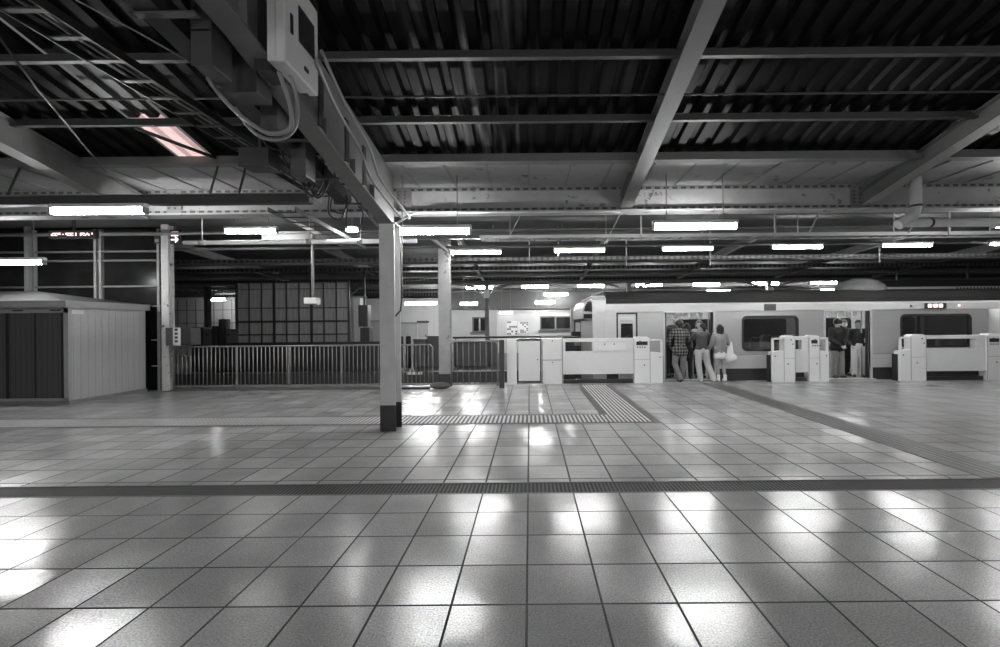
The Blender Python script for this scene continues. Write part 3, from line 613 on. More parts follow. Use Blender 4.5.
MB().box(sx - 1.72, sx - 1.66, sy0 - .02, sy0 + .05, 0.12, 1.82).build('mullion', 'shed_trim', s)
MB().box(sl, sx - 1.72, sy0 + .0, sy0 + .03, 0.12, 1.82).build('front_wall', 'shed_wall', s)
b_ = MB(); b_.box(sl - .1, sx + .06, sy0 - .12, sy0 - .09, 1.92, 2.06); b_.box(sx + .03, sx + .06, sy0 - .09, sy1 + .08, 1.92, 2.06); b_.box(sl - .1, sx + .06, sy1 + .05, sy1 + .08, 1.92, 2.06); b_.build('roof_fascia', 'shed_trim', s)
rb = MB(); z0 = 2.05
vv = [rb.bm.verts.new(p) for p in ((sl - .1, sy0 - .12, z0), (sx + .06, sy0 - .12, z0), (sx + .06, sy1 + .08, z0), (sl - .1, sy1 + .08, z0), (sl - .1, 9.95, 2.33), (sx - 1.6, 9.95, 2.33))]
for f in ((0, 1, 5, 4), (1, 2, 5), (2, 3, 4, 5), (3, 0, 4), (3, 2, 1, 0)): rb.bm.faces.new([vv[i] for i in f])
rb.build('roof', 'steel_dark', s)
b_ = MB(); [b_.box(sx - 0.09 - k*.75 - .25, sx - .09 - k*.75 - .05, sy0 - .03, sy0 - .02, 1.855, 1.88) for k in range(3)]; b_.build('vent_slot', 'black', s)
MB().box(sx - .002, sx + .006, sy0 + .05, sy0 + .3, 1.80, 1.88).build('maker_plate', 'plastic_white', s)

# ---------------------------------------------------------------- dark glazed wall on the left, behind the shed
wl = MB().box(-16, -8.75, 11.05, 11.15, 0, 3.95).build('wall_left', 'dark_pane'); struct(wl)
fr = thing('wall_framing', 'pale steel framing rails on the dark wall above the shed', 'framing', (-12, 11.0, 2))
def zz_(u, v, Y=11.0): return pt(u, v, Y).z
for v0 in (252, 261, 287): MB().box(-16, -8.75, 10.99, 11.05, zz_(60, v0) - .02, zz_(60, v0) + .02).build('rail', 'beam_far', fr)
for u in (34, 96, 101, 159): X = pt(u, 270, 11.0).x; MB().box(X - .03, X + .03, 10.97, 11.05, 0, 3.9).build('mullion', 'steel_mid', fr)
X = pt(29, 270, 10.9).x
tag(MB().box(X - .05, X + .05, 10.84, 10.92, 0, 3.95).build('post', 'steel_mid'), 'grey square post at the dark wall just behind the shed roof', 'post')
for v in (306, 340, 366):
    tag(MB().box(-9.1, -8.72, 10.93, 10.97, zz_(155, v, 10.95) - .012, zz_(155, v, 10.95) + .012).build('ledge', 'steel_mid'), {306: 'topmost', 340: 'middle', 366: 'lowest'}[v] + ' of the thin ledges on the dark panel beside the shed', 'ledge')
def led(label, u0, u1, v0, v1, Y, m, cells, box='cabinet_dark'):
    a, b = pt(u0, v1, Y), pt(u1, v0, Y); t = thing('led_sign', label, 'sign', a)
    MB().box(a.x - .05, b.x + .05, Y, Y + .08, a.z - .05, b.z + .05).build('case', box, t)
    b_ = MB(); n = cells; wx = (b.x - a.x)/n; rnd = random.Random(int(u0))
    for k in range(n):
        if rnd.random() < 0.12: continue
        for r in range(3):
            if rnd.random() < 0.75: b_.box(a.x + wx*(k + .1), a.x + wx*(k + .85), Y - .006, Y, a.z + (b.z - a.z)*(r + .1)/3, a.z + (b.z - a.z)*(r + .8)/3)
    b_.build('lit_characters', m, t)
    X = (a.x + b.x)/2; MB().box(X - .02, X + .02, Y + .03, Y + .06, b.z + .05, 3.95).build('hanger', 'steel_dark', t)
led('dark strip sign with a line of pink lit characters, above the shed', 51, 93, 232.5, 236, 9.6, 'led_pink', 26)
t = thing('arrow_sign', 'small dark sign with pink block and white arrow right of the rusty column', 'sign', pt(174, 237, 10.6))
a, b = pt(170, 244, 10.6), pt(179, 230, 10.6)
MB().box(a.x, b.x, 10.6, 10.66, a.z, b.z).build('board', 'cabinet_dark', t)
b_ = MB(); b_.box(a.x + .03, b.x - .02, 10.59, 10.6, b.z - .14, b.z - .10); b_.box(a.x + .05, b.x - .02, 10.59, 10.6, b.z - .09, b.z - .04); b_.build('pink_panel', 'led_pink', t)
b_ = MB(); cz = a.z + .10; cx = (a.x + b.x)/2
b_.bar((cx - .08, 10.595, cz), (cx + .07, 10.595, cz), .01, .025); b_.bar((cx + .08, 10.595, cz), (cx + .02, 10.595, cz + .06), .01, .025); b_.bar((cx + .08, 10.595, cz), (cx + .02, 10.595, cz - .06), .01, .025)
b_.build('arrow', 'led_white', t); MB().box(cx - .02, cx + .02, 10.61, 10.65, b.z, 3.95).build('hanger', 'steel_dark', t)
t = thing('small_lit_sign', 'tiny white lit sign high on the dark wall left of the rusty column', 'sign', pt(157, 238, 10.9))
a, b = pt(154, 243, 10.9), pt(160, 233, 10.9); MB().box(a.x, b.x, 10.9, 10.99, a.z, b.z).build('case', 'cabinet_dark', t)
b_ = MB(); b_.box(a.x + .03, b.x - .03, 10.89, 10.9, a.z + .02, a.z + .09); b_.box(b.x - .07, b.x - .03, 10.89, 10.9, b.z - .05, b.z - .02); b_.build('lit_symbol', 'steel_mid', t)

# ---------------------------------------------------------------- fences
def fence(x0, x1, Y, ztop, label, pitch=0.098, legs=()):
    t = thing('bar_fence', label, 'fence', (x0, Y, 0))
    MB().tube([(x0, Y, 0.06), (x0, Y, ztop - .06), (x0 + .06, Y, ztop), (x1 - .06, Y, ztop), (x1, Y, ztop - .06), (x1, Y, 0.06)], 0.022, 8).build('top_rail', 'galv', t)
    MB().box(x0, x1, Y - .016, Y + .016, 0.09, 0.125).build('bottom_rail', 'galv', t)
    n = int((x1 - x0)/pitch)
    bar0 = None
    for k in range(1, n):
        X = x0 + (x1 - x0)*k/n
        if bar0 is None: bar0 = MB().tube([(0, 0, 0.12), (0, 0, ztop)], 0.0105, 6).build('bar', 'galv', t); bb = bar0
        else: bb = bar0.copy(); C.objects.link(bb)
        bb.matrix_parent_inverse = t.matrix_basis.inverted(); bb.location = (X, Y, 0)
    for X in legs: MB().box(X - .018, X + .018, Y - .018, Y + .018, 0, ztop - .02).build('post', 'galv', t)
    return t
FY = 10.85
fence(-8.50, -2.33, FY, 1.05, 'long barred steel fence between the rusty column and the near column', legs=(-7.0, -5.76, -4.5))
fence(-1.88, -0.78, FY, 1.12, 'short rounded barred gate beside the white platform gates', 0.125)
tag(MB().box(-0.74, -0.62, FY - .02, FY + .10, 0, 1.15).build('gate_post', 'galv_dark'), 'dark square post closing the short barred gate', 'post')
tag(MB().box(-8.5, -3.2, FY - .06, FY + .12, 0, 0.055).build('fence_kerb', 'kerb'), 'low dark kerb beneath the long barred fence', 'kerb')
o = MB().ball((-2.15, FY - .02, 0.05), 0.22, 1.1, 0.6, 0.38, 3).build('sandbag', 'kerb'); o.location.z = .03; tag(o, 'dark lumpy sandbag at the foot of the column behind the fence', 'sandbag')
tag(MB().box(-3.2, -2.4, FY - .05, FY + .1, 0, 0.04).build('floor_plate', 'cabinet_dark'), 'black floor plate at the end of the long barred fence', 'plate')

# boxes behind the fence at left
t = thing('switch_box', 'pale-faced switch box on the rusty column above the fence', 'box', pt(178, 336, 10.6))
a, b = pt(166, 345.5, 10.6), pt(190, 327.5, 10.6)
MB().box(a.x, b.x, 10.62, 10.95, a.z, b.z).build('body', 'cabinet_dark', t, .01); MB().box(a.x, a.x + .17, 10.59, 10.62, a.z, b.z).build('side_panel', 'cabinet', t)
c0 = a.x + .17; MB().box(c0, c0 + .16, 10.59, 10.62, a.z, b.z).build('label_panel', 'plastic_white', t)
b_ = MB(); [b_.box(c0 + .05, c0 + .11, 10.58, 10.59, a.z + .07 + k*.09, a.z + .12 + k*.09) for k in range(4)]; b_.build('button', 'black', t)
for i, (u0, u1, v, m, lab) in enumerate(((192, 202, 327, 'cabinet_dark', 'black cabinet behind the fence next to the switch box'), (203, 211, 329, 'cabinet', 'grey cabinet with slot behind the fence'), (212, 217, 326, 'cabinet_dark', 'narrow black locker behind the grey cabinet'), (219, 222.5, 319, 'cabinet_dark', 'thinnest dark post-like locker behind the fence'), (226, 231, 329, 'cabinet', 'grey meter cabinet behind the fence, nearest to the glazed screen'))):
    Y = 15.6; a, b = pt(u0, 372, Y), pt(u1, v, Y)
    t = thing('trackside_cabinet', lab, 'cabinet', (a.x, Y, 0), 'cabinets behind the left fence')
    MB().box(a.x, b.x, Y, Y + .4, 0, b.z).build('body', m, t, .01); MB().box(a.x + .03, b.x - .03, Y - .015, Y, 0.06, b.z - .06).build('door', m, t)
    MB().box((a.x+b.x)/2 - .06, (a.x+b.x)/2 + .06, Y - .025, Y - .015, b.z - .22, b.z - .17).build('slot', 'black', t)

# glazed screen across the track
t = thing('glazed_screen', 'tall dark-framed glazed screen across the track behind the fence', 'screen', (-8.4, 16, 0))
GY = 16.0; gx0, gx1 = pt(237, 320, GY).x, pt(349, 320, GY).x; gz1 = pt(290, 281, GY).z
MB().box(gx0, gx1, GY + .02, GY + .05, 0, gz1).build('pane', 'grid_pane', t); MB().box(gx0, -4.9, GY - .6, GY - .55, 0, 1.0).build('kick_panel', 'cabinet_dark', t)
n = 9
for k in range(n + 1):
    X = gx0 + (gx1 - gx0)*k/n; wd = .07 if k in (0, 3, 6, 9) else .022
    MB().box(X - wd/2, X + wd/2, GY - .04, GY + .02, 0, gz1).build('mullion', 'cabinet_dark', t)
for v, wd in ((282, .06), (289, .02), (308, .03), (321.5, .07), (334.5, .04), (347, .03)):
    z = pt(290, v, GY).z; MB().box(gx0, gx1, GY - .03, GY + .02, z - wd/2, z + wd/2).build('transom', 'cabinet_dark', t)
t = thing('white_pilaster', 'pale pilaster just right of the glazed screen', 'pilaster', (-6.1, 16.4, 0))
a, b = pt(351, 372, 16.4), pt(360, 298, 16.4); MB().box(a.x, b.x, 16.4, 16.7, 0, b.z).build('shaft', 'wall_white', t)
MB().box(a.x - .05, b.x + .05, 16.36, 16.74, 0, .2).build('plinth', 'wall_grey', t)
t = thing('speaker_stack', 'black stacked speaker boxes beside the pale pilaster', 'speaker', pt(364, 320, 16))
a, b = pt(358.5, 343, 16), pt(367.5, 305, 16); m_ = (a.z + b.z)/2 - .1
MB().box(a.x, b.x, 16, 16.35, m_, b.z).build('upper_box', 'cabinet_dark', t, .01); MB().box(a.x + .06, b.x + .06, 16, 16.35, a.z - .1, m_ - .02).build('lower_box', 'cabinet_dark', t, .01)
MB().bar(((a.x+b.x)/2, 16.18, b.z), ((a.x+b.x)/2, 16.18, 3.95), .05, .05).build('pole', 'cabinet_dark', t); MB().bar(((a.x+b.x)/2, 16.18, 0), ((a.x+b.x)/2, 16.18, a.z), .05, .05).build('stand', 'cabinet_dark', t)

# ---------------------------------------------------------------- station building beyond the tracks
BY = 25.0
def wallbox(name, u0, u1, vtop, m, Y=BY):
    a, b = pt(u0, 340, Y), pt(u1, vtop, Y); return struct(MB().box(a.x, b.x, Y, Y + .2, 0, b.z).build(name, m))
wallbox('wall_left', 160, 366, 296, 'wall_grey'); wallbox('wall_back', 366, 448, 298, 'wall_white'); wallbox('wall_back', 448, 497, 306, 'wall_grey'); wallbox('wall_back', 497, 640, 309, 'wall_white')
b_ = MB()
for u in range(178, 366, 9): X = pt(u, 320, BY).x; b_.box(X - .015, X + .015, BY - .012, BY, 0, 3.1)
for v in (310, 323): z = pt(220, v, BY).z; b_.box(pt(160, v, BY).x, pt(366, v, BY).x, BY - .012, BY, z - .015, z + .015)
struct(b_.build('trim_3', 'steel_dark'))
b_ = MB()
for u in list(range(368, 442, 11)) + list(range(504, 596, 12)): X = pt(u, 320, BY).x; b_.box(X - .008, X + .008, BY - .008, BY, 0, 2.2 if u > 490 else 2.9)
struct(b_.build('trim_4', 'wall_grey'))
def fix(o, name, lab=None):
    o.name = name; o['kind'] = 'structure'; return o
def at_wall(name, lab, cat, u0, u1, v0, v1, parts, Y=BY - .02, group=None):
    a, b = pt(u0, v1, Y), pt(u1, v0, Y); t = thing(name, lab, cat, (a.x, Y, a.z), group); parts(t, a, b, Y)
    if name.split('_')[0] in ('window', 'door'): t['kind'] = 'structure'
    return t
def win_parts(t, a, b, Y):
    fw = .07
    MB().ring_plate([(a.x, a.z), (b.x, a.z), (b.x, b.z), (a.x, b.z)], [(a.x+fw, a.z+fw), (b.x-fw, a.z+fw), (b.x-fw, b.z-fw), (a.x+fw, b.z-fw)], Y - .08, Y + .02).build('frame', 'cabinet', t)
    MB().box(a.x + fw, b.x - fw, Y - .01, Y + .01, a.z + fw, b.z - fw).build('pane', 'glass_dark', t)
    MB().box((a.x+b.x)/2 - .04, (a.x+b.x)/2 + .04, Y - .06, Y - .01, a.z + fw, b.z - fw).build('meeting_rail', 'galv', t); MB().box(a.x - .1, b.x + .1, Y - .16, Y - .02, a.z - .06, a.z).build('sill', 'cabinet', t)
at_wall('window_1', 'dark sliding window in the white wall right of the posters', 'window', 540, 571, 316, 330, win_parts)
at_wall('window_2', 'dark square window in the grey wall left of the posters', 'window', 472.5, 487, 317, 332, win_parts)
def poster_parts(k):
    def f(t, a, b, Y):
        MB().box(a.x, b.x, Y - .01, Y + .01, a.z, b.z).build('sheet', 'plastic_white', t)
        rnd = random.Random(k); q = MB(); n = 0
        for i in range(5):
            for j in range(6):
                if rnd.random() < .5:
                    x = a.x + (b.x - a.x)*(i + .15)/5; z = a.z + (b.z - a.z)*(j + .15)/6; q.box(x, x + (b.x - a.x)*.16, Y - .014, Y - .01, z, z + (b.z - a.z)*.12); n += 1
        q.build('dark_print', 'steel_dark', t)
    return f
at_wall('poster', 'white poster with heavy dark print, left one on the white wall', 'poster', 507, 517, 321, 335, poster_parts(3))
at_wall('poster', 'white poster with broken dark print between the first poster and window', 'poster', 518, 528, 322, 333, poster_parts(5))
t = thing('trackside_locker', 'long black locker glimpsed through the slot of the long white gate', 'locker', (1, 15.4, 0))
MB().box(.35, 2.0, 15.4, 15.9, 0, 1.10).build('body', 'cabinet_dark', t, .01); MB().box(.9, 1.2, 15.38, 15.4, .85, 1.02).build('door_plate', 'cabinet', t); MB().box(1.5, 1.7, 15.38, 15.4, .8, 1.05).build('label_plate', 'galv', t)
def notice(t, a, b, Y):
    MB().box(a.x, b.x, Y - .03, Y + .02, a.z, b.z).build('frame', 'steel_dark', t); MB().box(a.x + .06, b.x - .06, Y - .04, Y - .03, a.z + .1, b.z - .15).build('sheet', 'paper', t)
t = thing('notice_pillar', 'pale square pillar carrying a dark-framed notice beside the train end', 'pillar', pt(577, 350, 19.5))
a, b = pt(571.5, 380, 19.5), pt(583, 308, 19.5); MB().box(a.x, b.x, 19.5, 19.9, 0, b.z).build('shaft', 'wall_white', t)
a, b = pt(574, 335, 19.48), pt(581.5, 319, 19.48); notice(t, a, b, 19.48)
def door_parts(t, a, b, Y):
    MB().box(a.x, b.x, Y - .02, Y, 0, b.z).build('leaf', 'wall_grey', t); MB().box(a.x - .06, b.x + .06, Y - .06, Y, b.z, b.z + .12).build('lintel', 'steel_dark', t); MB().box(b.x - .14, b.x - .1, Y - .05, Y - .02, .95, 1.05).build('handle', 'black', t)
at_wall('door_1', 'pale service door in the white wall behind the fence', 'door', 418.5, 428, 323, 360, door_parts)
def shut_parts(t, a, b, Y):
    MB().box(a.x, b.x, Y - .03, Y, 0, b.z).build('panel', 'wall_grey', t); MB().box(a.x - .05, b.x + .05, Y - .08, Y, b.z, b.z + .1).build('hood', 'steel_mid', t)
at_wall('roller_shutter', 'grey roller shutter left of the pale service door', 'shutter', 369, 381, 322, 360, shut_parts)
at_wall('roller_shutter', 'wide pale shutter directly beside the service door', 'shutter', 402, 417, 324, 360, shut_parts)
for i, (u0, u1, v, lab) in enumerate(((453, 498, 341, 'long dark counter behind the short barred gate'), (427, 441, 336, 'tall dark counter behind the fence end'), (413, 427, 339, 'lower dark counter beside the tall one'))):
    Y = 17.0; a, b = pt(u0, 350, Y), pt(u1, v, Y); t = thing('platform_counter', lab, 'counter', (a.x, Y, 0))
    MB().box(a.x + .02, b.x - .02, Y, Y + .5, 0, b.z - .04).build('body', 'cabinet', t); MB().box(a.x, b.x, Y - .03, Y + .53, b.z - .04, b.z).build('top', 'steel_dark', t)
for i, (u0, u1) in enumerate(((399.5, 403.5), (406, 411))):
    Y = 16.5; a, b = pt(u0, 350, Y), pt(u1, 334.5, Y); t = thing('rubbish_bin', 'dark rounded rubbish bin behind the fence, ' + ('beside the near column' if i == 0 else 'beside the counters'), 'bin', ((a.x+b.x)/2, Y, 0))
    cx = (a.x+b.x)/2; r = (b.x-a.x)/2; MB().tube([(cx, Y, 0), (cx, Y, b.z - .1)], r, 14).build('body', 'cabinet_dark', t); MB().ball((cx, Y, b.z - .1), r, 1, 1, .6).build('lid', 'cabinet_dark', t)
t = thing('edge_markers', 'three pale rectangular plates on the far platform edge behind the fence', 'plate', (-3.6, 14.88, -.1))
for k in range(3): X = pt(409 + k*5.5, 371, 14.88).x; MB().box(X - .07, X + .07, 14.86, 14.9, -.08, -.0).build('plate', 'plastic_white', t)
tag(MB().box(pt(455, 370, 15).x, pt(506, 370, 15).x, 14.9, 15.25, 0, .012).build('edge_strip', 'wall_white'), 'pale strip along the far platform edge behind the short barred gate', 'strip')
t = thing('far_handrail', 'dark level handrail on the far platform behind the white gates', 'handrail', (0, 16.5, 0))
z = pt(540, 336.8, 16.5).z; x0, x1 = pt(453, 337, 16.5).x, pt(592, 337, 16.5).x
MB().tube([(x0, 16.5, z), (x1, 16.5, z)], .035, 8).build('rail', 'steel_dark', t)
for k in range(5): X = x0 + .1 + (x1 - x0 - .2)*k/4; MB().tube([(X, 16.5, 0), (X, 16.5, z)], .025, 8).build('post', 'steel_dark', t)
tag(MB().box(pt(572, 337, 16.3).x, pt(581, 337, 16.3).x, 16.3, 16.7, z + .03, z + .18).build('rail_box', 'cabinet_dark', bevel=.01), 'black box perched on the far handrail beside the notice pillar', 'box')
struct(MB().box(pt(448, 300, 24.8).x, 36, 24.75, 24.95, pt(530, 309, 24.8).z, 3.95).build('trim_5', 'under_roof'))

# ---------------------------------------------------------------- platform gates
GYF, GYB = 11.5, 11.72
def gx(u, v=360): return pt(u, v, GYF).x
def dots(pts):
    b_ = MB()
    for X, Z in pts: b_.tube([(X, GYF - .012, Z), (X, GYF - .004, Z)], .017, 8)
    return b_
def pillar(t, x0, x1, top=1.18, slot=False):
    p = MB().box(x0, x1, GYF - .005, GYB, 0, top - .03).build('pillar', 'gate_white', t, .008)
    MB().prism([(x0 + .02, top - .03), (x1 - .02, top - .03), (x1 - .06, top), (x0 + .06, top)], 'y', GYF + .01, GYB).build('cap', 'gate_white', p)
    b_ = MB(); b_.box(x0 - .006, x0 + .006, GYF - .009, GYF, .02, top - .05); b_.box(x1 - .006, x1 + .006, GYF - .009, GYF, .02, top - .05); b_.box(x0, x1, GYF - .008, GYF, .60, .608); b_.build('seam', 'wall_grey', p)
    dots([((x0+x1)/2 + (.06 if slot else -.04), .46)]).build('lock', 'black', p)
    if slot:
        b_ = MB(); b_.box(x0 + .06, x1 - .06, GYF - .014, GYF - .004, .97, 1.06); b_.build('indicator', 'black', p)
        b_ = MB(); [b_.box(x0 + .08 + k*.06, x0 + .11 + k*.06, GYF - .012, GYF - .004, .90, .93) for k in range(4)]; b_.build('buttons', 'cabinet', p)
        MB().box(x0 + .12, x0 + .18, GYF - .018, GYF - .014, 1.03, 1.075).build('sensor', 'cabinet', p)
    else:
        dots([(x1 - .10, 1.07), (x1 - .05, .96)]).build('sensor', 'black', p)
    return p
def wing(t, x0, x1, s):
    """Lower housing with an open frame above; s = -1 when it lies left of its pillar."""
    poly = [(x0, 0), (x1, 0), (x1, .80 if s < 0 else .76), (x0, .76 if s < 0 else .80)]
    MB().prism(poly, 'y', GYF + .0, GYB - .01).build('wing', 'gate_white', t, .006)
    xo = x0 if s < 0 else x1; b_ = MB()
    b_.box(min(xo, xo - s*.05), max(xo, xo - s*.05), GYF + .02, GYF + .07, .74, 1.12); b_.box(x0, x1, GYF + .02, GYF + .07, 1.075, 1.12); b_.build('wing_frame', 'gate_white', t, .004)
    MB().box(xo + s*.0 - .03, xo + .03, GYF + .08, GYB + .02, 0, .68).build('buffer', 'rubber', t)
    dots([(xo - s*.07, .66)]).build('wing_lock', 'cabinet', t)
def panel(t, x0, x1, opening=None):
    b_ = MB(); b_.box(x0, x1, GYF + .03, GYB - .03, .24, .82); b_.box(x0, x1, GYF + .02, GYB - .03, 1.06, 1.15)
    if opening: b_.box(x0, opening[0], GYF + .03, GYB - .03, .82, 1.06); b_.box(opening[1], x1, GYF + .03, GYB - .03, .82, 1.06)
    b_.build('panel', 'gate_panel', t, .006)
    MB().box(x0, x1, GYB - .12, GYB - .04, 0.005, .10).build('lower_beam', 'train_dark', t)
g = thing('platform_gate', 'long white platform gate with a slot window left of the boarding passengers', 'platform gate', (gx(600), GYF, 0), 'half-height platform gates')
MB().box(gx(507), gx(516.5), GYF, GYB, 0, 1.10).build('end_post', 'gate_white', g, .006)
b_ = MB(); b_.box(gx(516.5), gx(541), GYF + .05, GYB, 1.10, 1.16); b_.box(gx(507), gx(541), GYF + .05, GYB, 1.10, 1.15); b_.build('head_rail', 'gate_white', g, .004)
lf = MB().box(gx(518.5), gx(540), GYF + .03, GYB - .06, .08, 1.09).build('door_leaf', 'gate_panel', g, .006); dots([(gx(537.5), .62)]).build('lock', 'black', lf).location.y = .035
cbx = MB().box(gx(541.5), gx(563), GYF - .005, GYB, 0, 1.165).build('cabinet', 'gate_white', g, .008)
b_ = MB(); b_.box(gx(543), gx(561.5), GYF - .014, GYF - .004, .615, 1.15); b_.box(gx(543), gx(561.5), GYF - .014, GYF - .004, .02, .605); b_.build('cover', 'gate_panel', cbx)
b_ = MB(); [b_.box(gx(a_) - .007, gx(a_) + .007, GYF - .016, GYF, .01, 1.15) for a_ in (542.2, 562.3)]; b_.box(gx(542), gx(562.5), GYF - .016, GYF, .605, .617); b_.build('seam', 'cabinet', cbx)
dots([(gx(552.5), 1.09), (gx(552.5), .55)]).build('lock', 'black', cbx).location.y = -.008
panel(g, gx(563), gx(634), (gx(565.5), gx(592.5)))
b_ = MB(); b_.box(gx(594), gx(626), GYF + .018, GYF + .03, .84, 1.04); b_.build('hatch', 'gate_white', g); dots([(gx(605), 1.0), (gx(614.5), 1.0)]).build('hatch_lock', 'black', g).location.y = .02
pillar(g, gx(634), gx(650), slot=True); wing(g, gx(650), gx(663), 1)
g = thing('platform_gate', 'narrow white platform gate between the two open train doors', 'platform gate', (gx(800), GYF, 0), 'half-height platform gates')
wing(g, gx(772.5), gx(784), -1); pillar(g, gx(784), gx(795)); panel(g, gx(795), gx(809), (gx(796.5), gx(802.5))); pillar(g, gx(809), gx(819.7), slot=True); wing(g, gx(819.7), gx(829), 1)
g = thing('platform_gate', 'wide white platform gate in front of the right train window', 'platform gate', (gx(950), GYF, 0), 'half-height platform gates')
wing(g, gx(900.5), gx(911), -1); pillar(g, gx(911), gx(926)); panel(g, gx(926), gx(987), (gx(927), gx(977))); pillar(g, gx(987), gx(1001), slot=True); wing(g, gx(1001), gx(1013), 1)
o = MB().ball((gx(1001), 10.9, .06), .11, 1.2, 1, .55).build('rubber_foot', 'rubber'); tag(o, 'black rubber foot at the right picture edge before the gates', 'rubber foot')

# ---------------------------------------------------------------- train
TY = 12.08; TYB = 14.85
def tx(u): return pt(u, 340, TY).x
D1, D2 = (tx(665), tx(713.5)), (tx(825.5), tx(870)); W1, W2 = (tx(742), tx(798.5)), (tx(900.5), tx(971.5)); CD = (tx(616.5), tx(637.5))
X0, X1 = tx(606), tx(988.5); DT, BT = 1.80, 1.83
tr = thing('train', 'silver commuter train standing with open doors beyond the gates', 'train', (X0, TY, -1.0))
b_ = MB()
b_.box(X0, CD[0], TY, TY + .06, .30, BT); b_.box(CD[1], D1[0], TY, TY + .06, .30, BT)
b_.box(CD[0], CD[1], TY, TY + .06, DT - .02, BT); b_.box(CD[0], CD[1], TY, TY + .06, .30, .32)
for w_, a, b in ((W1, D1[1], D2[0]), (W2, D2[1], X1)):
    z0w, z1w = (.76, 1.69) if w_ is W1 else (.82, 1.70)
    inner = rrect(w_[0], w_[1], z0w, z1w, .13); b_.ring_plate(rect_like(a, b, .66, BT, inner), inner, TY, TY + .06)
b_.box(D1[0], D1[1], TY, TY + .06, DT, BT); b_.box(D2[0], D2[1], TY, TY + .06, DT, BT)
b_.build('body_side', 'train', tr)
b_ = MB()
for a, b in ((D1[1], D2[0]), (D2[1], X1)): b_.box(a, b, TY - .012, TY + .06, .30, .64)
b_.build('lower_band', 'train_low', tr)
b_ = MB()
for a, b in ((X0, D1[0]), (D1[1], D2[0]), (D2[1], X1)): b_.box(a, b, TY + .03, TY + .10, -.75, .30)
b_.box(X0, X1, TY + .1, TYB - .1, -.9, -.06); b_.build('underframe', 'train_dark', tr)
b_ = MB(); b_.prism([(TY - .02, BT), (TY + .08, BT), (TY + .10, 2.05), (TY + .05, 2.05), (TY - .01, 2.0)], 'x', X0 - .02, X1 + 3.5); b_.build('cantrail', 'train_white', tr)
pr = [(TY + .04, 2.05), (TY + .05, 2.16), (TY + .25, 2.33), (TY + .7, 2.42), (TYB - .7, 2.42), (TYB - .2, 2.33), (TYB, 2.05)]
MB().prism(pr, 'x', X0 + .05, X1 + 3.5).build('roof', 'train_roof', tr)
c = pt(860, 291, 13.2)
MB().ball((c.x, 13.2, 2.40), .62, 1.05, 1.0, .62, 3).build('roof_dome', 'dome', tr, label='speckled grey dome on the roof')
for w_ in (W1, W2):
    z0w, z1w = (.76, 1.69) if w_ is W1 else (.82, 1.70)
    fr_ = MB().ring_plate(rrect(w_[0] - .005, w_[1] + .005, z0w - .005, z1w + .005, .135), rrect(w_[0] + .045, w_[1] - .045, z0w + .045, z1w - .045, .10), TY - .012, TY + .05).build('window_frame', 'rubber', tr)
    MB().prism(rrect(w_[0] + .03, w_[1] - .03, z0w + .03, z1w - .03, .1), 'y', TY + .03, TY + .04).build('window_pane', 'glass_train', fr_)
    if w_ is W2: MB().box(tx(921), tx(924.5), TY - .005, TY + .03, z0w + .04, z1w - .04).build('window_mullion', 'rubber', fr_)
for D in (D1, D2):
    b_ = MB(); b_.box(D[0] - .05, D[0], TY - .02, TY + .10, .0, DT + .05); b_.box(D[1], D[1] + .05, TY - .02, TY + .10, 0, DT + .05); b_.box(D[0], D[1], TY - .02, TY + .10, DT, DT + .05)
    b_.build('door_frame', 'train_low', tr); b_ = MB(); b_.box(D[0], D[0] + .05, TY + .07, TY + .11, .02, DT); b_.build('door_leaf', 'rubber', tr); b_ = MB(); b_.box(D[1] - .05, D[1], TY + .07, TY + .11, .02, DT); b_.build('door_leaf', 'rubber', tr)
    MB().box(D[0] - .1, D[1] + .1, TY - .07, TY + .12, -.035, .012).build('door_sill', 'train_low', tr)
cd = MB().box(CD[0] + .04, CD[1] - .04, TY + .015, TY + .05, -.1, DT - .03).build('crew_door', 'train_low', tr)
b_ = MB(); b_.box(CD[0], CD[0] + .04, TY - .015, TY + .06, -.1, DT); b_.box(CD[1] - .04, CD[1], TY - .015, TY + .06, -.1, DT); b_.box(CD[0], CD[1], TY - .015, TY + .06, DT - .03, DT + .01); b_.build('door_gasket', 'rubber', cd)
MB().box(CD[0] + .12, CD[1] - .12, TY + .0, TY + .014, .62, 1.52).build('door_window', 'glass_dark', cd); MB().box(CD[0] + .1, CD[1] - .1, TY + .0, TY + .014, 1.56, 1.62).build('door_rail', 'train_white', cd)
# cab end: white, upright face with a hooded dark windscreen bulging at the top
ce = MB(); xa, xb = tx(592.5), tx(606.5)
ce.prism([(TY, -.9), (TYB, -.9), (TYB, 2.0), (TYB - .3, 2.28), (TY + .25, 2.28), (TY + .06, 2.22), (TY, 2.12)], 'x', xa, xb); cab = ce.build('cab_end', 'train_white', tr, .02)
hd = MB(); xl = tx(583)
arc = [(xb - .02, 2.23)] + [(xa + .05 - (xa + .05 - xl)*math.sin(R(a)), 1.86 + .40*math.cos(R(a))) for a in range(0, 91, 15)] + [(xl, 1.66), (xl + .1, 1.62), (xb - .02, 1.62)]
hd.prism(arc, 'y', TY + .02, TYB - .1); hd.build('windscreen_hood', 'galv', cab, .01)
MB().prism([(xl + .03, 1.86), (xl + .06, 2.0), (xl + .14, 2.12), (xl + .22, 2.17), (xa - .005, 2.17), (xa - .005, 1.84)], 'y', TY + .005, TY + .02).build('windscreen', 'glass_dark', cab)
MB().box(xl + .02, xa - .005, TY + .003, TY + .02, 1.66, 1.78).build('lamp_band', 'glass_dark', cab)
b_ = MB(); b_.box(tx(924), tx(945.5), TY - .04, TY - .02, 1.84, 1.995); sg = b_.build('destination_sign', 'rubber', tr)
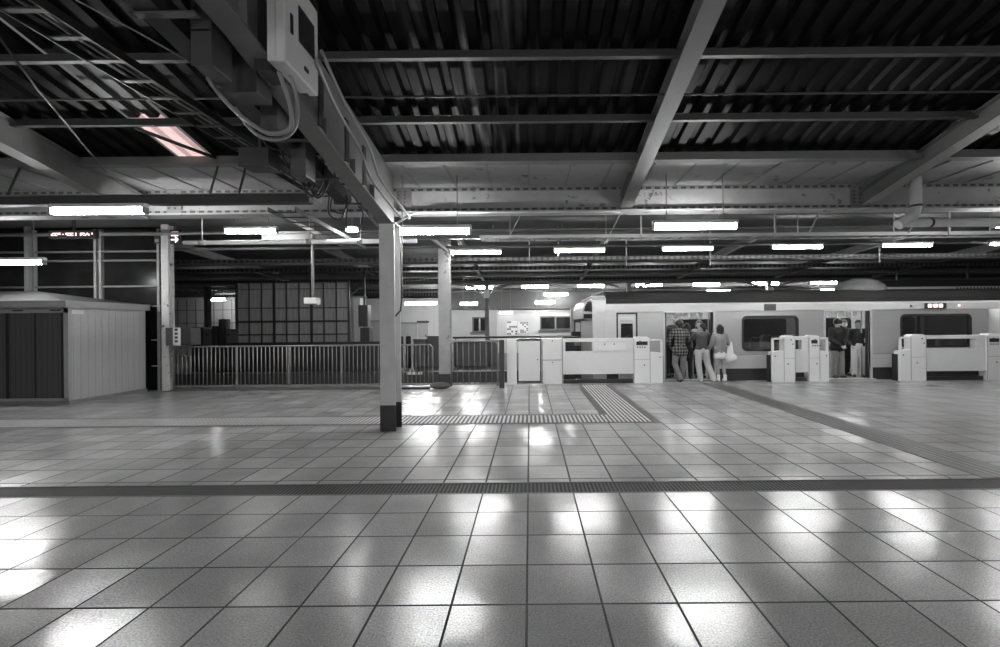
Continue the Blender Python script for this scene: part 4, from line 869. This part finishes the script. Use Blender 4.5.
b_ = MB(); [b_.box(tx(927 + 5.4*k), tx(930.8 + 5.4*k), TY - .046, TY - .04, 1.875, 1.965) for k in range(3)]; b_.build('lit_characters', 'led_pink', sg)
MB().box(tx(764), tx(775.5), TY - .04, TY - .015, 1.83, 2.0).build('side_display', 'galv_dark', tr)
MB().tube([(tx(910.5), TY - .035, 1.92), (tx(910.5), TY - .01, 1.92)], .03, 10).build('camera_eye', 'rubber', tr); MB().tube([(tx(958.5), TY - .035, 1.92), (tx(958.5), TY - .01, 1.92)], .025, 10).build('side_lamp', 'led_pink', tr)
# saloon
b_ = MB(); b_.box(X0, X1, TY + .07, TYB, -.06, 0.0); b_.build('saloon_floor', 'cabinet', tr)
b_ = MB(); b_.box(X0, X1, TY + .1, TYB, 1.98, 2.03); b_.build('saloon_ceiling', 'interior', tr)
b_ = MB(); b_.box(X0, X1, TYB - .08, TYB, 0, 2.0); b_.build('saloon_far_side', 'steel_mid', tr)
b_ = MB()
for k in range(5): x = X0 + .6 + 2.1*k; b_.prism(rrect(x, x + 1.5, .9, 1.65, .1), 'y', TYB - .1, TYB - .08)
b_.build('saloon_window', 'glass_dark', tr)
b_ = MB(); b_.box(X0 + .8, X1 - .1, 12.75, 12.83, 1.955, 1.98); b_.box(X0 + .8, X1 - .1, 14.0, 14.08, 1.955, 1.98); b_.build('saloon_lamp', 'int_lamp', tr)
for D in (D1, D2):
    for k in range(6): x = D[0] + .06 + k*.2; MB().box(x, x + .15, 12.55 + .03*(k % 2), 12.56 + .03*(k % 2), 1.62 + .02*(k % 3), 1.80).build('hanging_advert', 'paper', tr)
    for x in (D[0] + .1, D[1] - .03): MB().tube([(x, 12.35, 0), (x, 12.35, 1.98)], .017, 8).build('grab_pole', 'galv', tr)
MB().box(X1 + .02, X1 + .28, TY + .5, TYB - .5, -.2, 2.1).build('gangway', 'rubber', tr)
b_ = MB(); b_.box(X1 + .3, X1 + 3.5, TY, TYB, -.2, BT); b_.build('next_carriage', 'train', tr)

# ---------------------------------------------------------------- people
def hull(bm, a, b, ra, rb, fl=1.0):
    t_ = bmesh.new()
    for c, r in ((Vector(a), ra), (Vector(b), rb)):
        g_ = bmesh.ops.create_icosphere(t_, subdivisions=2, radius=r)
        for v in g_['verts']: v.co = Vector((v.co.x, v.co.y * fl, v.co.z)) + c
    h_ = bmesh.ops.convex_hull(t_, input=t_.verts)
    bmesh.ops.delete(t_, geom=[x for x in h_['geom_interior'] if isinstance(x, bmesh.types.BMVert)], context='VERTS')
    me = bpy.data.meshes.new('tmp'); t_.to_mesh(me); t_.free(); bm.from_mesh(me); bpy.data.meshes.remove(me)
def blob(name, segs, m, parent, voxel=0.012, smooth=4):
    """One continuous skin over a list of tapering segments (a, b, ra, rb[, flatten])."""
    bm = bmesh.new()
    for sg_ in segs: hull(bm, *sg_)
    me = bpy.data.meshes.new(name); bm.to_mesh(me); bm.free()
    o = bpy.data.objects.new(name, me); C.objects.link(o)
    md = o.modifiers.new('r', 'REMESH'); md.mode = 'VOXEL'; md.voxel_size = voxel
    sm = o.modifiers.new('s', 'SMOOTH'); sm.iterations = smooth; sm.factor = 0.5
    dg = bpy.context.evaluated_depsgraph_get(); ne = bpy.data.meshes.new_from_object(o.evaluated_get(dg)); o.modifiers.clear()
    o.data = ne; bpy.data.meshes.remove(me); ne.name = name
    for p in ne.polygons: p.use_smooth = True
    ne.materials.clear(); ne.materials.append(MT[m]); o.parent = parent
    return o
V = Vector
def person(label, X, Y, ht, face, J=None, top='cloth_dark', low='jeans', shoe='shoe_dark', hair='short', sleeve=True, skirt=None, loose=1.0, cap=False, coat=0.0, jacket_open=False, topm=None):
    """face: heading in degrees, 0 looks along +Y (back to the viewer). J overrides joints, in metres for a 1.7 m figure."""
    t = thing('person', label, 'person', (X, Y, 0.0)); t.rotation_euler.z = R(-face); s = ht/1.7; t.scale = (s, s, s)
    j = {'head': (0, .02, 1.575), 'neck': (0, 0, 1.44), 'chest': (0, 0, 1.25), 'waist': (0, 0, 1.05), 'pelvis': (0, 0, .93)}
    for sd, n in ((-1, 'l'), (1, 'r')):
        j.update({'sh'+n: (sd*.175, 0, 1.385), 'el'+n: (sd*.235, -.02, 1.11), 'wr'+n: (sd*.235, .06, .88), 'hip'+n: (sd*.09, 0, .90), 'kn'+n: (sd*.10, .02, .49), 'an'+n: (sd*.105, -.02, .085), 'toe'+n: (sd*.12, .13, .035)})
    if J: j.update(J)
    j = {k: V(v) for k, v in j.items()}
    hd_ = j['head']; fw = V((0, 1, 0))
    yaw = j.get('look', V((0, 0, 0))).x; fw = V((math.sin(R(yaw)), math.cos(R(yaw)), 0)); rt = V((fw.y, -fw.x, 0))
    B = [(hd_ + V((0, 0, .03)), hd_ - V((0, 0, .03)), .088, .08), (hd_ - V((0, 0, .04)) + fw*.03, hd_ - V((0, 0, .085)) + fw*.045, .06, .042), (j['neck'] - V((0, 0, .03)), hd_ - V((0, 0, .05)), .055, .05),
         (hd_ + fw*.085 - V((0, 0, .005)), hd_ + fw*.104 - V((0, 0, .03)), .012, .016), (hd_ + rt*.085 - V((0, 0, .01)), hd_ + rt*.09 - V((0, 0, .035)), .018, .014), (hd_ - rt*.085 - V((0, 0, .01)), hd_ - rt*.09 - V((0, 0, .035)), .018, .014),
         (j['neck'] - V((0, 0, .04)), j['chest'], .075, .12), (j['chest'], j['waist'], .125, .105), (j['waist'], j['pelvis'], .105, .12)]
    for n, sd in (('l', -1), ('r', 1)):
        B += [(j['neck'] - V((0, 0, .05)), j['sh'+n], .06, .055), (j['chest'], j['sh'+n], .09, .055), (j['sh'+n], j['el'+n], .05, .038), (j['el'+n], j['wr'+n], .038, .026),
              (j['pelvis'], j['hip'+n], .11, .09), (j['hip'+n], j['kn'+n], .082, .056), (j['kn'+n], j['kn'+n].lerp(j['an'+n], .35), .052, .054), (j['kn'+n].lerp(j['an'+n], .35), j['an'+n], .054, .036), (j['an'+n], j['toe'+n], .038, .03)]
        d = (j['wr'+n] - j['el'+n]).normalized(); side = d.cross(V((sd, 0, 0))); side = side.normalized() if side.length > .1 else V((0, 1, 0))
        pm = j['wr'+n] + d*.075; B += [(j['wr'+n], pm - side*.022, .024, .018), (j['wr'+n], pm + side*.022, .024, .018), (pm - side*.02, pm + side*.02, .018, .018)]
        curl = V((-sd*.35, .25, 0))
        for q, ln in enumerate((.064, .074, .070, .054)):
            k0 = pm + side*(-.030 + .020*q) + d*.008; k1 = k0 + (d + curl*.3).normalized()*ln*.55; k2 = k1 + (d + curl).normalized()*ln*.5
            B += [(k0, k1, .0095, .0085), (k1, k2, .0085, .0075)]
        th = j['wr'+n] + d*.03; B += [(th + side*.02, th + side*.05 + d*.03, .012, .010), (th + side*.05 + d*.03, th + side*.055 + d*.06, .010, .0085)]
    blob('body', B, 'skin', t, .0085, 3)
    e_ = MB()
    for sd in (-1, 1): e_.ball(hd_ + fw*.083 + rt*sd*.033 + V((0, 0, .012)), .011, sub=1)
    e_.build('eyes', 'eye', None).parent = t
    MB().ball(hd_ + fw*.088 - V((0, 0, .062)), .02, 1, .5, .35, 1).build('mouth', 'lip', None).parent = t
    # hair
    if hair == 'cap' or cap:
        blob('cap', [(hd_ + V((0, 0, .055)), hd_ + V((0, 0, .075)), .098, .085), (hd_ + fw*.07 + V((0, 0, .045)), hd_ + fw*.15 + V((0, 0, .035)), .035, .03, .7)], 'cloth_black', t, .014)
    hs = [(hd_ + V((0, 0, .045)) - fw*.02, hd_ + V((0, 0, .065)) - fw*.005, .096, .088), (hd_ - fw*.04 + V((0, 0, .02)), hd_ - fw*.045 - V((0, 0, .05)), .082, .06)]
    if hair == 'bob': hs += [(hd_ - fw*.03 + rt*sd*.055 + V((0, 0, .03)), hd_ - fw*.03 + rt*sd*.06 - V((0, 0, .13)), .06, .045) for sd in (-1, 1)] + [(hd_ - fw*.06, hd_ - fw*.055 - V((0, 0, .14)), .06, .055)]
    if hair == 'fluffy': hs += [(hd_ + V((.05*math.cos(a), .05*math.sin(a), .05)), hd_ + V((.06*math.cos(a), .06*math.sin(a), .02)), .07, .06) for a in (0, 1.2, 2.4, 3.6, 4.8)]
    blob('hair', hs, 'hair', t, .014, 2)
    # clothing
    lo = loose
    S = [(j['neck'] - V((0, 0, .05)), j['chest'], .09, .14*lo), (j['chest'], j['waist'], .145*lo, .13*lo)]
    hr_ = .108 + (.034 if .05 < coat < .19 else 0); hm = {n: j['hip'+n]*1.0 + V((-.015 if n == 'r' else .015, 0, .055 - coat)) for n in 'lr'}
    S += [(j['waist'], hm[n], .13*lo, hr_*lo, .9) for n in 'lr'] + [(hm['l'], hm['r'], hr_*lo, hr_*lo, .9), (j['waist'], (hm['l'] + hm['r'])*.5, .13*lo, hr_*lo, .9)]
    for n in 'lr':
        S += [(j['neck'] - V((0, 0, .045)), j['sh'+n], .07, .07), (j['chest'], j['sh'+n], .11*lo, .072), (j['sh'+n], j['el'+n], .068*lo, .056*lo), (j['el'+n], j['wr'+n] - (j['wr'+n] - j['el'+n])*.04, .056*lo, .044)]
    blob('top', S, topm or top, t, .014)
    if low:
        P = [(j['pelvis'] + V((0, 0, .05)), j['pelvis'] - V((0, 0, .03)), .135, .125)]
        for n in 'lr':
            P += [(j['pelvis'], j['hip'+n], .125, .10), (j['hip'+n], j['kn'+n], .10*lo, .078*lo), (j['kn'+n], j['an'+n] + V((0, 0, .0)), .078*lo, .068*lo)]
        blob('trousers', P, low, t, .014)
    if skirt:
        hl, hr = j['hipl'] + V((0, 0, -.13)), j['hipr'] + V((0, 0, -.13))
        P = [(j['pelvis'] + V((0, 0, .06)), q, .12, .10, .9) for q in (hl, hr, (hl + hr)*.5)] + [(hl, hr, .10, .10, .9)]
        blob('skirt', P, skirt, t, .014)
    for n in 'lr':
        a, b = j['an'+n], j['toe'+n]; sh = [(V((a.x, a.y - .02, a.z - .035)), V((b.x, b.y, b.z + .005)), .05, .045, 1.2), (V((a.x, a.y, a.z - .01)), V((a.x, a.y, a.z + (.10 if skirt else .02))), .05, .052)]
        blob('shoe', sh, shoe, t, .012)
    return t
def px_(u, Y): return (u - PU) * Y / F - 0.004*Y*0
person('person seen from behind in a black and white plaid shirt and jeans', px_(679.5, 11.8), 11.8, 1.60, 0,
       {'ell': (-.29, .03, 1.12), 'wrl': (-.22, .16, .98), 'elr': (.29, .05, 1.13), 'wrr': (.22, .24, 1.10), 'knl': (-.13, .03, .49), 'anl': (-.03, -.12, .085), 'toel': (-.04, .02, .035), 'knr': (.11, .05, .50), 'anr': (.09, .12, .085), 'toer': (.12, .27, .035)},
       'plaid', 'jeans', 'shoe_dark', 'fluffy', coat=.13, loose=1.08)
person('person from behind in a dark sweater and wide pale trousers', px_(701.5, 11.75), 11.75, 1.50, 0,
       {'head': (.06, .10, 1.56), 'look': (-50, 0, 0), 'neck': (.02, .06, 1.43), 'chest': (0, .04, 1.25), 'ell': (-.27, .14, 1.22), 'wrl': (-.24, .36, 1.28), 'elr': (.26, .08, 1.13), 'wrr': (.22, .24, 1.05), 'knl': (-.09, .02, .49), 'anl': (-.05, -.02, .085), 'toel': (-.06, .12, .035), 'knr': (.17, -.02, .49), 'anr': (.30, -.10, .085), 'toer': (.34, .04, .035)},
       'sweater', 'trouser_pale', 'shoe_white', 'short', loose=1.18)
girl = person('person from behind in a knitted cardigan, short white skirt and white boots', px_(720, 11.7), 11.7, 1.46, 0,
       {'ell': (-.26, .02, 1.12), 'wrl': (-.33, .10, .87), 'elr': (.24, .0, 1.13), 'wrr': (.26, .14, 1.04), 'anl': (-.07, -.02, .085), 'toel': (-.09, .12, .035), 'knl': (-.08, .02, .49), 'anr': (.12, -.05, .085), 'toer': (.13, .09, .035)},
       'cardigan', None, 'shoe_white', 'bob', skirt='cloth_white', coat=.0, loose=1.1)
bg = thing('tote_bag', 'white tote bag hanging from the shoulder of the person in the cardigan', 'bag', (5.13, 11.72, .62))
blob('bag_body', [((0, 0, .0), (.03, 0, .36), .13, .05, .5), ((-.08, 0, .0), (.10, 0, .0), .10, .10, .5), ((-.03, 0, .3), (.02, 0, .30), .06, .05, .5)], 'cloth_white', bg, .014)
MB().tube([(0, .0, .36), (-.06, .02, .50), (-.11, .02, .60)], .012, 6).build('strap', 'cloth_white', None).parent = bg
person('passenger inside the left train door, short dark hair, looking out over the plaid shirt', 3.74, 12.75, 1.66, 165, None, 'cloth_dark', 'cloth_black', 'shoe_dark', 'short')
person('tall passenger inside the left train door wearing a pale-fronted dark coat', 4.14, 12.95, 1.72, 185, None, 'cloth_dark', 'cloth_black', 'shoe_dark', 'short', coat=.2)
person('dark-haired passenger facing away between the boarding pair, inside the left door', 4.25, 12.35, 1.50, 10, None, 'cloth_black', 'cloth_black', 'shoe_dark', 'bob', coat=.3)
person('passenger in dark clothes tucked behind the right edge of the left train door', 4.74, 12.75, 1.58, 190, None, 'cloth_grey', 'cloth_black', 'shoe_dark', 'bob')
HF = {'ell': (-.24, .03, 1.10), 'wrl': (-.06, .20, .93), 'elr': (.24, .03, 1.10), 'wrr': (.06, .20, .93)}
person('passenger in a dark jacket and washed jeans with hands folded, right train door', 8.33, 12.35, 1.60, 172, HF, 'cloth_black', 'jeans', 'shoe_dark', 'fluffy', coat=.08, loose=1.15)
person('dark-clothed passenger standing deeper between the two in the right train door', 8.86, 12.85, 1.56, 180, None, 'cloth_dark', 'cloth_black', 'shoe_dark', 'bob', coat=.3)
person('passenger in a black hooded top and pale trousers beside the right door post', 8.98, 12.45, 1.55, 205, {'wrl': (-.22, .16, .92), 'wrr': (.20, .18, .95)}, 'cloth_black', 'trouser_pale', 'shoe_dark', 'short', coat=.02, loose=1.05)
